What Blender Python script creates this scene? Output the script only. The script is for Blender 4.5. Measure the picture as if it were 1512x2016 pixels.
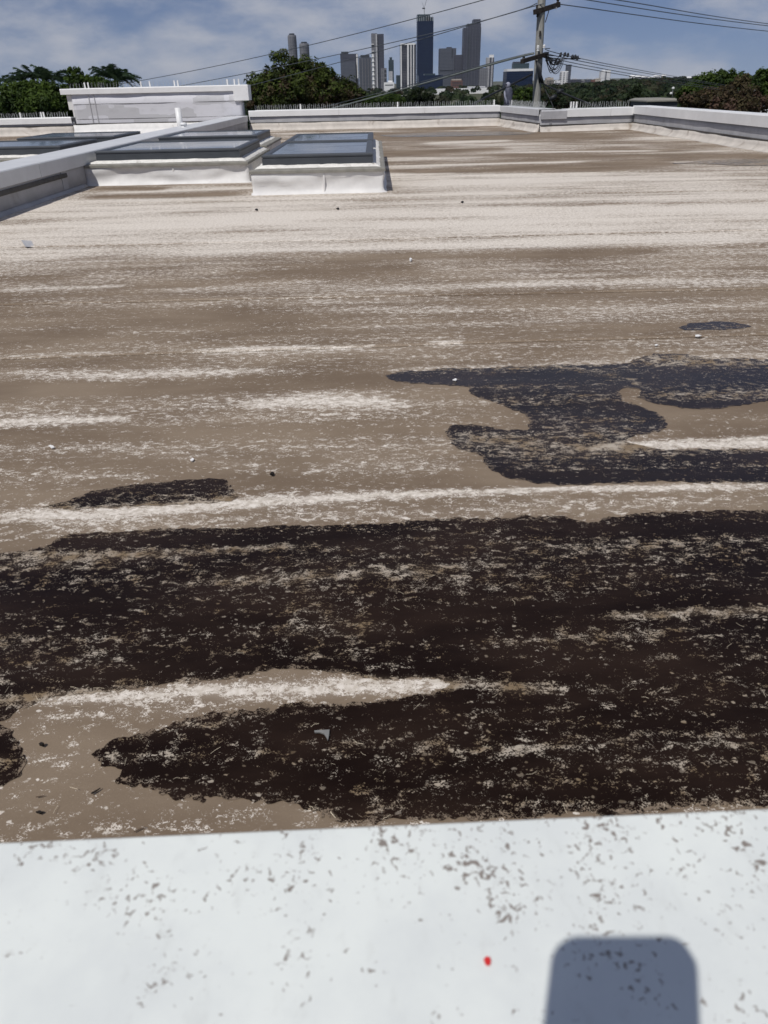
import bpy, math, random
import numpy as np
from mathutils import Matrix, Vector

for o in list(bpy.data.objects): bpy.data.objects.remove(o, do_unlink=True)
scene = bpy.context.scene
COL = scene.collection
R = math.radians

# ------------------------------------------------------------------ camera
F_PX, CX, CY = 1456.0, 756.0, 1008.0
PITCH, ROLL = R(29.94), R(1.3)
EYE = np.array([0.0, 0.0, 1.0])
cam = bpy.data.cameras.new('camera'); cam_o = bpy.data.objects.new('camera', cam); COL.objects.link(cam_o)
cam.sensor_fit = 'VERTICAL'; cam.sensor_height = 36.0; cam.lens = 36.0*F_PX/2016.0
cam.clip_start = 0.01; cam.clip_end = 60000
CAM_M = Matrix.Translation(EYE) @ Matrix.Rotation(math.pi/2-PITCH, 4, 'X') @ Matrix.Rotation(-ROLL, 4, 'Z')
cam_o.matrix_world = CAM_M
cam.dof.use_dof = True; cam.dof.focus_distance = 3.2; cam.dof.aperture_fstop = 11.0
scene.camera = cam_o

# ------------------------------------------------------------------ sky, sun, exposure
SUN_TRAVEL = Vector((0.143, 0.224, -0.415)).normalized()
SUN_EL = math.asin(-SUN_TRAVEL.z); SUN_AZ = math.atan2(-SUN_TRAVEL.x, -SUN_TRAVEL.y)
world = bpy.data.worlds.new('World'); scene.world = world; world.use_nodes = True
wn, wl = world.node_tree.nodes, world.node_tree.links
wn.clear()
w_out = wn.new('ShaderNodeOutputWorld'); w_bg = wn.new('ShaderNodeBackground'); w_bg.inputs['Strength'].default_value = 0.060
sky = wn.new('ShaderNodeTexSky'); sky.sky_type = 'NISHITA'; sky.sun_disc = False
sky.sun_elevation = SUN_EL; sky.sun_rotation = SUN_AZ % (2*math.pi)
sky.air_density = 1.0; sky.dust_density = 0.0; sky.ozone_density = 4.0; sky.altitude = 0
w_tc = wn.new('ShaderNodeTexCoord')
w_sm = wn.new('ShaderNodeMapping'); w_sm.inputs['Scale'].default_value = (1, 1, 0.85); w_sm.inputs['Location'].default_value = (0, 0, 0.10)
wl.new(w_tc.outputs['Generated'], w_sm.inputs['Vector']); wl.new(w_sm.outputs[0], sky.inputs['Vector'])
w_map = wn.new('ShaderNodeMapping'); w_map.inputs['Scale'].default_value = (1, 1, 2.6); w_map.inputs['Location'].default_value = (5.2, 0.4, 2.2)
w_n1 = wn.new('ShaderNodeTexNoise'); w_n1.inputs['Scale'].default_value = 5.5; w_n1.inputs['Detail'].default_value = 9; w_n1.inputs['Roughness'].default_value = 0.56
w_r1 = wn.new('ShaderNodeMapRange'); w_r1.interpolation_type = 'SMOOTHSTEP'
w_r1.inputs['From Min'].default_value = 0.40; w_r1.inputs['From Max'].default_value = 0.70; w_r1.inputs['To Max'].default_value = 0.9
w_tint = wn.new('ShaderNodeMix'); w_tint.data_type = 'RGBA'; w_tint.blend_type = 'MULTIPLY'; w_tint.inputs[0].default_value = 1
w_tint.inputs[7].default_value = (0.90, 0.82, 0.94, 1)
w_mix = wn.new('ShaderNodeMix'); w_mix.data_type = 'RGBA'; w_mix.inputs[7].default_value = (7.7, 7.9, 8.7, 1)
wl.new(w_tc.outputs['Generated'], w_map.inputs['Vector']); wl.new(w_map.outputs[0], w_n1.inputs['Vector'])
wl.new(w_n1.outputs['Fac'], w_r1.inputs['Value']); wl.new(w_r1.outputs[0], w_mix.inputs[0])
wl.new(sky.outputs[0], w_tint.inputs[6]); wl.new(w_tint.outputs[2], w_mix.inputs[6])
wl.new(w_mix.outputs[2], w_bg.inputs['Color']); wl.new(w_bg.outputs[0], w_out.inputs['Surface'])

sun = bpy.data.lights.new('sun', 'SUN'); sun.energy = 3.3; sun.angle = R(0.53); sun.color = (1.0, 0.965, 0.92)
sun_o = bpy.data.objects.new('sun', sun); COL.objects.link(sun_o)
sun_o.rotation_euler = SUN_TRAVEL.to_track_quat('-Z', 'Y').to_euler()
vs = scene.view_settings
vs.view_transform = 'Standard'; vs.look = 'None'; vs.exposure = 0.0; vs.gamma = 1.0; vs.use_curve_mapping = False

# ------------------------------------------------------------------ measuring helpers (photo pixel -> place in the world)
def ray(x, y):
    a = (x-CX)/F_PX; b = (CY-y)/F_PX
    c, s = math.cos(ROLL), math.sin(ROLL)
    a, b = a*c+b*s, -a*s+b*c
    return np.array([a, math.cos(PITCH)+b*math.sin(PITCH), -math.sin(PITCH)+b*math.cos(PITCH)])
def at(x, y, z=0.0):
    d = ray(x, y); return d*((z-1.0)/d[2])+EYE
def atY(x, y, Y):
    d = ray(x, y); return d*(Y/d[1])+EYE
def pxm(Y): return Y/1.156/F_PX          # metres per photo pixel near the horizon at depth Y

# ------------------------------------------------------------------ numpy noise
def _hash(ix, iy, seed):
    h = (ix.astype(np.int64)*374761393 + iy.astype(np.int64)*668265263 + seed*974634777) & 0x7fffffff
    h = ((h ^ (h >> 13))*1274126177) & 0x7fffffff
    return ((h ^ (h >> 16)) & 0xffff)/65535.0
def vnoise(x, y, seed=0):
    x = np.asarray(x, float); y = np.asarray(y, float)
    ix = np.floor(x); iy = np.floor(y); fx = x-ix; fy = y-iy
    fx = fx*fx*(3-2*fx); fy = fy*fy*(3-2*fy)
    a = _hash(ix, iy, seed); b = _hash(ix+1, iy, seed); c = _hash(ix, iy+1, seed); d = _hash(ix+1, iy+1, seed)
    return (a*(1-fx)+b*fx)*(1-fy)+(c*(1-fx)+d*fx)*fy
def fbm(x, y, seed=0, oct=4, rough=0.5):
    v = 0; amp = 1; tot = 0; k = 1.0
    for i in range(oct):
        v = v+amp*vnoise(x*k+17.3*i, y*k-9.1*i, seed+i*13); tot += amp; amp *= rough; k *= 2.03
    return v/tot

# ------------------------------------------------------------------ mesh helpers
class MB:
    def __init__(s): s.v = []; s.f = []
    def add(s, verts, faces):
        b = len(s.v); s.v += [tuple(float(c) for c in v) for v in verts]; s.f += [tuple(i+b for i in f) for f in faces]; return s
    def box(s, c, size, rz=0.0, M=None):
        hx, hy, hz = size[0]/2, size[1]/2, size[2]/2; out = []
        for dx, dy, dz in ((-1,-1,-1),(1,-1,-1),(1,1,-1),(-1,1,-1),(-1,-1,1),(1,-1,1),(1,1,1),(-1,1,1)):
            p = np.array([dx*hx, dy*hy, dz*hz])
            if M is not None: p = M @ p
            elif rz: p = np.array([p[0]*math.cos(rz)-p[1]*math.sin(rz), p[0]*math.sin(rz)+p[1]*math.cos(rz), p[2]])
            out.append(p+np.array(c))
        return s.add(out, [(0,3,2,1),(4,5,6,7),(0,1,5,4),(1,2,6,5),(2,3,7,6),(3,0,4,7)])
    def box2(s, a, b):
        a = np.array(a, float); b = np.array(b, float); return s.box((a+b)/2, np.abs(b-a))
    def tube(s, pts, rad, n=6, cap=True):
        pts = [np.array(p, float) for p in pts]; m = len(pts)
        rads = rad if hasattr(rad, '__len__') else [rad]*m
        vs_ = []; up = np.array([0, 0, 1.0])
        for i, p in enumerate(pts):
            t = pts[min(i+1, m-1)]-pts[max(i-1, 0)]; t = t/(np.linalg.norm(t)+1e-9)
            a = np.cross(t, up)
            if np.linalg.norm(a) < 0.05: a = np.cross(t, np.array([1.0, 0, 0]))
            a /= np.linalg.norm(a); b = np.cross(t, a)
            for k in range(n):
                an = 2*math.pi*k/n; vs_.append(p+rads[i]*(math.cos(an)*a+math.sin(an)*b))
        fs = [(i*n+k, i*n+(k+1) % n, (i+1)*n+(k+1) % n, (i+1)*n+k) for i in range(m-1) for k in range(n)]
        if cap: fs += [tuple(range(n)), tuple(range((m-1)*n, m*n))[::-1]]
        return s.add(vs_, fs)
    def lathe(s, c, prof, n=10, axis=None):
        M = np.eye(3)
        if axis is not None:
            q = Vector((0, 0, 1)).rotation_difference(Vector(axis)); M = np.array(q.to_matrix())
        vs_ = []
        for r, z in prof:
            for k in range(n):
                an = 2*math.pi*k/n; vs_.append(M @ np.array([r*math.cos(an), r*math.sin(an), z])+np.array(c))
        m = len(prof)
        fs = [(i*n+k, i*n+(k+1) % n, (i+1)*n+(k+1) % n, (i+1)*n+k) for i in range(m-1) for k in range(n)]
        fs += [tuple(range(n))[::-1], tuple(range((m-1)*n, m*n))]
        return s.add(vs_, fs)
    def loops(s, cx, cy, hx, hy, prof, top=True, bottom=False):
        vs_ = []
        for ins, z in prof:
            for sx, sy in ((-1,-1),(1,-1),(1,1),(-1,1)): vs_.append((cx+sx*(hx-ins), cy+sy*(hy-ins), z))
        m = len(prof)
        fs = [(i*4+k, i*4+(k+1) % 4, (i+1)*4+(k+1) % 4, (i+1)*4+k) for i in range(m-1) for k in range(4)]
        if top: fs.append(tuple(range((m-1)*4, m*4)))
        if bottom: fs.append((3, 2, 1, 0))
        return s.add(vs_, fs)
    def prism(s, poly, z0, z1):
        n = len(poly)
        vs_ = [(p[0], p[1], z0) for p in poly]+[(p[0], p[1], z1) for p in poly]
        fs = [(k, (k+1) % n, n+(k+1) % n, n+k) for k in range(n)]+[tuple(range(n))[::-1], tuple(range(n, 2*n))]
        return s.add(vs_, fs)
    def extrude(s, prof, A, B, n_out, N=1, amp=0.0, freq=1.0, seed=0, zamp=0.0):
        A = np.array([A[0], A[1], 0.0]); B = np.array([B[0], B[1], 0.0]); n_o = np.array([n_out[0], n_out[1], 0.0])
        L = np.linalg.norm(B-A); k = len(prof); vs_ = []
        for i in range(N+1):
            t = i/N; p = A+(B-A)*t
            for j, (d, z) in enumerate(prof):
                w = 0.0; wz = 0.0
                if amp: w = amp*(2*float(fbm(np.array([t*L*freq]), np.array([z*freq*3+j*0.37]), seed, 3)[0])-1)
                if zamp: wz = zamp*(2*float(fbm(np.array([t*L*freq]), np.array([7.7]), seed+5, 3)[0])-1)*(z > 0.03)
                q = p+n_o*(d+w); vs_.append((q[0], q[1], z+wz))
        fs = [(i*k+j, i*k+(j+1) % k, (i+1)*k+(j+1) % k, (i+1)*k+j) for i in range(N) for j in range(k)]
        fs += [tuple(range(k)), tuple(range(N*k, (N+1)*k))[::-1]]
        return s.add(vs_, fs)
    def build(s, name, mat, parent=None, smooth=False, attrs=None):
        me = bpy.data.meshes.new(name); me.from_pydata(s.v, [], s.f)
        import bmesh
        bm = bmesh.new(); bm.from_mesh(me); bmesh.ops.recalc_face_normals(bm, faces=bm.faces[:]); bm.to_mesh(me); bm.free()
        return link(name, me, mat, parent, smooth)
def link(name, me, mat, parent=None, smooth=False):
    if mat is not None and len(me.materials) == 0: me.materials.append(mat)
    if smooth: me.polygons.foreach_set('use_smooth', [True]*len(me.polygons))
    o = bpy.data.objects.new(name, me); COL.objects.link(o)
    if parent is not None:
        o.parent = parent; o.location = -Vector(parent.location) if parent.get('_top') else (0, 0, 0)
    return o
def empty(name, loc=(0, 0, 0)):
    o = bpy.data.objects.new(name, None); COL.objects.link(o); o.location = loc; o.empty_display_size = 0.1; o['_top'] = 1; return o
def tag(o, label=None, cat=None, group=None, kind=None):
    if label: o['label'] = label
    if cat: o['category'] = cat
    if group: o['group'] = group
    if kind: o['kind'] = kind
    return o
def np_mesh(name, V, Fq, attrs=None):
    """V (n,3); Fq list of int arrays (each (m,k))"""
    me = bpy.data.meshes.new(name); V = np.asarray(V, np.float32)
    me.vertices.add(len(V)); me.vertices.foreach_set('co', V.ravel())
    loops = np.concatenate([f.ravel() for f in Fq]).astype(np.int32)
    sizes = np.concatenate([np.full(len(f), f.shape[1], np.int32) for f in Fq])
    starts = np.concatenate([[0], np.cumsum(sizes)[:-1]]).astype(np.int32)
    me.loops.add(len(loops)); me.loops.foreach_set('vertex_index', loops)
    me.polygons.add(len(sizes)); me.polygons.foreach_set('loop_start', starts)
    try: me.polygons.foreach_set('loop_total', sizes)
    except Exception: pass
    me.update(calc_edges=True); me.validate()
    for k, a in (attrs or {}).items():
        at_ = me.attributes.new(k, 'FLOAT', 'POINT'); at_.data.foreach_set('value', np.asarray(a, np.float32))
    return me

# ------------------------------------------------------------------ materials
def lin(c): return tuple(((v/255)/12.92 if v/255 <= 0.04045 else ((v/255+0.055)/1.055)**2.4) for v in c)+(1.0,)
class NT:
    def __init__(s, name):
        s.m = bpy.data.materials.new(name); s.m.use_nodes = True; s.t = s.m.node_tree; s.n = s.t.nodes; s.l = s.t.links
        s.b = s.n['Principled BSDF']; s.out = s.n['Material Output']
    def new(s, t, **kw):
        n = s.n.new(t)
        for k, v in kw.items(): setattr(n, k, v)
        return n
    def setin(s, sock, v):
        if hasattr(v, 'is_output') or isinstance(v, bpy.types.NodeSocket): s.l.new(v, sock)
        else: sock.default_value = v
    def coord(s, kind='Object', scale=(1, 1, 1), loc=(0, 0, 0), rot=(0, 0, 0)):
        tc = s.new('ShaderNodeTexCoord'); mp = s.new('ShaderNodeMapping')
        mp.inputs['Scale'].default_value = scale; mp.inputs['Location'].default_value = loc; mp.inputs['Rotation'].default_value = rot
        s.l.new(tc.outputs[kind], mp.inputs[0]); return mp.outputs[0]
    def pos(s, scale=(1, 1, 1), loc=(0, 0, 0), rot=(0, 0, 0)):
        g = s.new('ShaderNodeNewGeometry'); mp = s.new('ShaderNodeMapping')
        mp.inputs['Scale'].default_value = scale; mp.inputs['Location'].default_value = loc; mp.inputs['Rotation'].default_value = rot
        s.l.new(g.outputs['Position'], mp.inputs[0]); return mp.outputs[0]
    def noise(s, vec, scale, detail=4, rough=0.5, dist=0.0, out='Fac'):
        n = s.new('ShaderNodeTexNoise'); s.l.new(vec, n.inputs['Vector'])
        n.inputs['Scale'].default_value = scale; n.inputs['Detail'].default_value = detail
        n.inputs['Roughness'].default_value = rough; n.inputs['Distortion'].default_value = dist; return n.outputs[out]
    def math(s, op, a, b=0.0, c=0.0, clamp=False):
        n = s.new('ShaderNodeMath', operation=op, use_clamp=clamp)
        for i, v in enumerate((a, b, c)): s.setin(n.inputs[i], v)
        return n.outputs[0]
    def rng(s, v, a, b, c=0.0, d=1.0, smooth=True):
        n = s.new('ShaderNodeMapRange'); n.interpolation_type = 'SMOOTHSTEP' if smooth else 'LINEAR'
        s.setin(n.inputs['Value'], v); s.setin(n.inputs['From Min'], a); s.setin(n.inputs['From Max'], b)
        n.inputs['To Min'].default_value = c; n.inputs['To Max'].default_value = d; return n.outputs[0]
    def mix(s, f, a, b, blend='MIX'):
        n = s.new('ShaderNodeMix', data_type='RGBA', blend_type=blend)
        s.setin(n.inputs[0], f); s.setin(n.inputs[6], a); s.setin(n.inputs[7], b); return n.outputs[2]
    def attr(s, name):
        n = s.new('ShaderNodeAttribute', attribute_name=name); return n.outputs['Fac']
    def bump(s, h, strength=0.3, dist=0.01):
        n = s.new('ShaderNodeBump'); n.inputs['Strength'].default_value = strength; n.inputs['Distance'].default_value = dist
        s.setin(n.inputs['Height'], h); s.l.new(n.outputs[0], s.b.inputs['Normal'])
    def done(s, col=None, rough=None, spec=None, metal=None):
        if col is not None: s.setin(s.b.inputs['Base Color'], col)
        if rough is not None: s.setin(s.b.inputs['Roughness'], rough)
        if spec is not None: s.setin(s.b.inputs['Specular IOR Level'], spec)
        if metal is not None: s.setin(s.b.inputs['Metallic'], metal)
        return s.m

def plain(name, rgb, rough=0.6, spec=0.3, metal=0.0, var=0.12, scale=8.0, dirt=None, bump=0.0, aniso=(1, 1, 1)):
    t = NT(name); p = t.pos(aniso)
    n = t.noise(p, scale, 5, 0.6)
    c = t.mix(t.rng(n, 0.3, 0.7), tuple(v*(1-var) for v in rgb[:3])+(1,), tuple(min(1, v*(1+var)) for v in rgb[:3])+(1,))
    if dirt:
        d = t.noise(p, scale*0.45, 7, 0.7, 0.6); c = t.mix(t.rng(d, dirt[1], dirt[1]+0.16, 0, dirt[2]), c, dirt[0])
    if bump: t.bump(n, bump, 0.02)
    return t.done(c, rough, spec, metal)

def flakes(t, dens, aniso=1.0, dots=True):
    """chalky flake coverage (0..1) for a density input"""
    p = t.pos((0.60*aniso, 1.0, 1.0), rot=(0, 0, 0.05))
    n1 = t.noise(p, 46, 5, 0.66, 0.5)
    p2 = t.pos((0.75*aniso, 1.0, 1.0), loc=(3.1, 7.7, 0), rot=(0, 0, -0.18))
    n2 = t.noise(p2, 230, 3, 0.65, 1.4)
    n3 = t.noise(t.pos((0.10, 1, 1), loc=(1.7, 0.3, 0)), 9, 4, 0.6)
    n = t.math('ADD', t.math('MULTIPLY', n1, 0.44), t.math('ADD', t.math('MULTIPLY', n2, 0.42), t.math('MULTIPLY', n3, 0.14)))
    thr = t.rng(dens, 0.0, 1.0, 0.622, 0.39, smooth=False)
    lo = t.math('SUBTRACT', thr, 0.010); hi = t.math('ADD', thr, 0.026)
    f = t.rng(n, lo, hi)
    if dots:
        wob = t.noise(t.pos(), 120, 2, 0.5, out='Color')
        v3 = t.new('ShaderNodeVectorMath', operation='MULTIPLY_ADD'); t.l.new(wob, v3.inputs[0]); v3.inputs[1].default_value = (0.010, 0.010, 0.0); t.l.new(t.pos((0.75, 1.15, 1), rot=(0, 0, 0.35)), v3.inputs[2])
        vo = t.new('ShaderNodeTexVoronoi'); vo.inputs['Scale'].default_value = 85; t.l.new(v3.outputs[0], vo.inputs['Vector'])
        sc_ = t.new('ShaderNodeSeparateColor'); t.l.new(vo.outputs['Color'], sc_.inputs[0])
        on = t.math('LESS_THAN', sc_.outputs[0], t.rng(dens, 0.05, 0.6, 0.03, 0.42, smooth=False))
        rad = t.math('MULTIPLY_ADD', sc_.outputs[1], 0.24, 0.10)
        dot = t.rng(vo.outputs['Distance'], t.math('MULTIPLY', rad, 0.75), t.math('ADD', rad, 0.06), 1.0, 0.0)
        f = t.math('MAXIMUM', f, t.math('MULTIPLY', t.math('MULTIPLY', dot, on), t.math('MULTIPLY_ADD', sc_.outputs[2], 0.55, 0.35)))
    return f, n

def make_roof_mat():
    t = NT('roof_membrane')
    d = t.attr('chalk')
    f, n = flakes(t, d)
    base_n = t.noise(t.pos((0.4, 1, 1)), 3.0, 6, 0.6)
    base = t.mix(t.rng(base_n, 0.3, 0.7), lin((114, 99, 83)), lin((140, 125, 107)))
    fine = t.noise(t.pos(), 420, 2, 0.6)
    base = t.mix(t.rng(fine, 0.2, 0.8, 0, 0.3), base, lin((102, 88, 76)))
    base = t.mix(t.rng(d, 0.25, 1.0, 0, 0.50), base, lin((196, 185, 172)))
    ch = t.mix(t.rng(t.noise(t.pos(), 60, 3), 0.3, 0.7), lin((198, 189, 176)), lin((233, 226, 216)))
    c = t.mix(t.math('MULTIPLY', f, 0.86), base, ch)
    spk = t.noise(t.pos(), 95, 2, 0.5)
    c = t.mix(t.rng(spk, 0.745, 0.775, 0, 0.75), c, lin((60, 50, 42)))
    t.bump(n, 0.25, 0.004)
    return t.done(c, 0.85, 0.15)
def make_puddle_mat(name='wet_dark_sludge', spec=0.09, rough=0.22):
    t = NT(name)
    d = t.attr('chalk'); e = t.attr('edge')
    f, n = flakes(t, d)
    bn = t.noise(t.pos((0.4, 1, 1)), 5, 5, 0.6)
    base = t.mix(t.rng(bn, 0.35, 0.7), lin((24, 15, 11)), lin((42, 31, 25)))
    cc = t.noise(t.pos(), 14, 4, 0.6)
    ch = t.mix(t.rng(cc, 0.35, 0.65), lin((134, 116, 92)), lin((184, 173, 158)))
    dry, _n = flakes(t, t.rng(e, 0.0, 0.030, 0.46, 0.0), 1.3, False)
    base = t.mix(dry, base, lin((124, 110, 95)))
    base = t.mix(t.rng(d, 0.3, 0.95, 0, 0.6), base, lin((112, 98, 82)))
    c = t.mix(t.math('MULTIPLY', f, 0.85), base, ch)
    t.bump(n, 0.35, 0.003)
    return t.done(c, t.rng(t.math('MAXIMUM', f, dry), 0, 1, rough, 0.8), spec)

M = {}
M['roof'] = make_roof_mat()
M['puddle'] = make_puddle_mat()
M['puddle_wet'] = make_puddle_mat('standing_water_over_sludge', 0.22, 0.14)
def make_cap_near():
    t = NT('white_cap_speckled')
    p = t.pos()
    s1 = t.noise(p, 230, 3, 0.55, 0.8)
    cl = t.noise(t.pos((1.2, 1, 1), loc=(0.3, 0.2, 0)), 26, 4, 0.6)
    g = t.new('ShaderNodeNewGeometry'); sx = t.new('ShaderNodeSeparateXYZ'); t.l.new(g.outputs['Position'], sx.inputs[0])
    near = t.rng(t.math('ADD', sx.outputs[1], t.math('MULTIPLY', sx.outputs[0], 0.10)), 0.20, 0.305, -0.022, 0.060, smooth=False)
    right = t.rng(sx.outputs[0], -0.05, 0.12, 0.0, 0.022)
    score = t.math('ADD', t.math('ADD', s1, t.math('MULTIPLY', t.math('SUBTRACT', cl, 0.5), 0.65)), t.math('ADD', near, right))
    m = t.rng(score, 0.655, 0.745)
    soft = t.noise(p, 14, 5, 0.6)
    white = t.mix(t.rng(soft, 0.35, 0.7), lin((212, 216, 213)), lin((222, 226, 221)))
    smear = t.noise(t.pos((1, 0.5, 1), rot=(0, 0, 0.3)), 70, 4, 0.6)
    white = t.mix(t.rng(smear, 0.55, 0.75, 0, 0.28), white, lin((190, 192, 188)))
    c = t.mix(t.math('MULTIPLY', m, 0.85), white, lin((110, 96, 86)))
    return t.done(c, 0.55, 0.3)
M['cap_near'] = make_cap_near()
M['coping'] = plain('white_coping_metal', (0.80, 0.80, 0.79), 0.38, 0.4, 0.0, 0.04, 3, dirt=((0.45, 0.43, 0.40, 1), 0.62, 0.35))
M['coping_grey'] = plain('grey_white_coping', (0.60, 0.61, 0.62), 0.45, 0.35, 0.0, 0.05, 3, dirt=((0.42, 0.40, 0.38, 1), 0.62, 0.35))  # greyer white for the divider and short return copings
M['membrane'] = plain('white_membrane', (0.69, 0.68, 0.66), 0.6, 0.3, 0.0, 0.07, 5, dirt=((0.30, 0.26, 0.22, 1), 0.60, 0.5), bump=0.1)
M['membrane_grey'] = plain('grey_weathered_membrane', (0.42, 0.42, 0.43), 0.7, 0.25, 0.0, 0.10, 4, dirt=((0.22, 0.20, 0.19, 1), 0.58, 0.5), bump=0.15)
M['flashing'] = plain('cream_flashing', (0.54, 0.50, 0.45), 0.75, 0.2, 0.0, 0.10, 4, dirt=((0.25, 0.20, 0.16, 1), 0.54, 0.7), bump=0.2)
M['bar'] = plain('dark_termination_shadow_bar', (0.07, 0.065, 0.06), 0.6, 0.3, 0.0, 0.2, 10)  # bar colour also stands in for the shadow line under the lip
M['frame'] = plain('charcoal_skylight_frame', (0.058, 0.064, 0.072), 0.42, 0.4, 0.0, 0.1, 6, dirt=((0.3, 0.29, 0.27, 1), 0.66, 0.4))
M['sealant'] = plain('white_sealant', (0.74, 0.72, 0.67), 0.6, 0.3, 0.0, 0.1, 18, dirt=((0.2, 0.17, 0.13, 1), 0.57, 0.8), bump=0.3)
M['curbcap'] = plain('weathered_curb_cap', (0.24, 0.23, 0.20), 0.6, 0.3, 0.0, 0.15, 9, dirt=((0.08, 0.07, 0.06, 1), 0.58, 0.8))
def make_glass():
    t = NT('skylight_glass'); p = t.pos()
    n = t.noise(t.pos((0.6, 1.2, 1)), 2.2, 5, 0.6)
    c = t.mix(t.rng(n, 0.45, 0.65), lin((64, 74, 82)), lin((96, 110, 122)))
    t.b.inputs['Coat Weight'].default_value = 0.6; t.b.inputs['Coat Roughness'].default_value = 0.04
    return t.done(c, t.rng(n, 0.4, 0.7, 0.12, 0.32), 0.5)
M['glass'] = make_glass()
M['pvc'] = plain('white_pvc', (0.78, 0.78, 0.77), 0.4, 0.4, 0, 0.04, 6)
M['timber'] = plain('weathered_grey_timber', (0.30, 0.295, 0.27), 0.85, 0.15, 0, 0.3, 5, dirt=((0.10, 0.09, 0.08, 1), 0.55, 0.7), aniso=(6, 6, 0.5), bump=0.3)
M['dark_timber'] = plain('dark_crossarm_timber', (0.045, 0.038, 0.034), 0.85, 0.15, 0, 0.3, 12)
M['cable'] = plain('black_cable', (0.020, 0.022, 0.026), 0.5, 0.3, 0, 0.1, 3)
M['wire'] = plain('grey_wire', (0.07, 0.08, 0.09), 0.5, 0.4, 0, 0.1, 3)
M['wire_grey'] = plain('green_grey_wire', (0.16, 0.18, 0.17), 0.5, 0.4, 0, 0.1, 3)
M['steel'] = plain('galvanised_steel', (0.45, 0.46, 0.47), 0.45, 0.4, 0.3, 0.1, 10)
M['porcelain'] = plain('white_porcelain', (0.75, 0.75, 0.73), 0.3, 0.5, 0, 0.05, 10)
M['black'] = plain('black_debris', (0.018, 0.015, 0.013), 0.7, 0.2, 0, 0.2, 40)
M['scrap'] = plain('grey_plastic_scrap', (0.20, 0.20, 0.195), 0.5, 0.3, 0, 0.1, 40)
M['whitebit'] = plain('white_scrap', (0.8, 0.79, 0.77), 0.6, 0.3, 0, 0.05, 40)
M['twig'] = plain('dry_twig', (0.10, 0.07, 0.05), 0.8, 0.2, 0, 0.2, 60)
M['straw'] = plain('pale_dry_stalk', (0.52, 0.45, 0.34), 0.8, 0.2, 0, 0.15, 60)
M['red'] = plain('red_paint', (0.60, 0.03, 0.03), 0.5, 0.3, 0, 0.1, 60)
M['phone'] = plain('dark_phone_case', (0.03, 0.03, 0.035), 0.4, 0.4, 0, 0.1, 20)
M['screen'] = plain('phone_screen_glass', (0.012, 0.012, 0.014), 0.08, 0.5, 0, 0.05, 20)
M['decoy'] = plain('grey_blue_plastic', (0.07, 0.075, 0.105), 0.6, 0.3, 0, 0.25, 9)
M['decoy_pale'] = plain('pale_grey_plastic', (0.26, 0.27, 0.33), 0.6, 0.3, 0, 0.15, 9)
M['spike'] = plain('clear_grey_spikes', (0.42, 0.43, 0.42), 0.4, 0.4, 0, 0.1, 9)
M['render_wall'] = plain('painted_wall', (0.5, 0.49, 0.47), 0.8, 0.2, 0, 0.08, 2)

# ------------------------------------------------------------------ surroundings: ground
def flat_sheet(name, x0, x1, y0, y1, z, mat, nx=1, ny=1):
    xs = np.linspace(x0, x1, nx+1); ys = np.linspace(y0, y1, ny+1); X, Y = np.meshgrid(xs, ys)
    V = np.stack([X.ravel(), Y.ravel(), np.full(X.size, z)], 1)
    i = np.arange(ny)[:, None]*(nx+1)+np.arange(nx)[None, :]
    Fq = np.stack([i, i+1, i+nx+2, i+nx+1], -1).reshape(-1, 4)
    return link(name, np_mesh(name, V, [Fq]), mat)
GZ = -11.0
t = NT('grassy_ground'); n = t.noise(t.pos(), 0.05, 6, 0.6)
M['ground'] = t.done(t.mix(t.rng(n, 0.35, 0.65), (0.045, 0.06, 0.028, 1), (0.10, 0.09, 0.065, 1)), 0.9, 0.1)
tag(flat_sheet('ground', -15000, 15000, -1500, 16000, GZ, M['ground']), 'flat green and brown suburban ground below the roof', kind='structure')

# ------------------------------------------------------------------ roof surface fields
def W(pts): return [tuple(at(x, y)[:2]) for x, y in pts]
STROKES = []
def stroke(strength, *pts):
    """pts: (px, py, half height in px) - a chalky streak lying on the roof"""
    xs, ys, ws = [], [], []
    for x, y, h in pts:
        p = at(x, y); q0 = at(x, y-h); q1 = at(x, y+h)
        xs.append(p[0]); ys.append(p[1]); ws.append(abs(q0[1]-q1[1])/2)
    STROKES.append((strength, np.array(xs), np.array(ys), np.array(ws)))
stroke(.98, (-60,1022,14), (250,1009,14), (470,993,12), (760,976,9), (900,969,8), (1100,963,7), (1600,957,9))
stroke(.50, (-60,1048,14), (300,1035,18), (700,1008,20), (1000,1000,22), (1600,985,20))
stroke(.85, (-40,1380,8), (150,1374,16), (400,1364,24), (600,1358,26), (800,1350,20), (920,1346,10), (1010,1352,8))
stroke(.45, (20,1420,10), (200,1405,22), (450,1390,14))
stroke(.90, (470,797,7), (540,795,12), (640,797,18), (720,795,14), (800,796,9))
stroke(.45, (250,832,10), (400,822,12), (560,815,14), (800,808,12))
stroke(.92, (-40,834,8), (120,828,9), (260,824,5))
stroke(.95, (395,692,4), (500,688,5), (600,686,4), (730,684,3))
stroke(.75, (-20,706,4), (130,700,4), (235,696,4))
stroke(.70, (-20,733,5), (200,738,9), (330,736,8), (545,732,4))
stroke(.90, (838,679,4), (870,677,5), (915,676,4))
stroke(.48, (590,930,8), (700,922,24), (800,925,24), (910,918,16))
stroke(.45, (160,880,10), (350,900,12), (560,925,14))
stroke(.88, (1120,882,5), (1300,876,9), (1600,866,11))
stroke(.75, (930,562,4), (1200,557,5), (1600,551,6))
stroke(.65, (-20,572,4), (120,566,4), (260,561,3))
stroke(.55, (380,566,4), (640,552,4))
stroke(.60, (1240,708,5), (1600,698,8))
stroke(.62, (760,727,6), (1000,722,6), (1240,712,5))
stroke(.45, (820,640,5), (1100,632,6), (1330,630,5))
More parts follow.
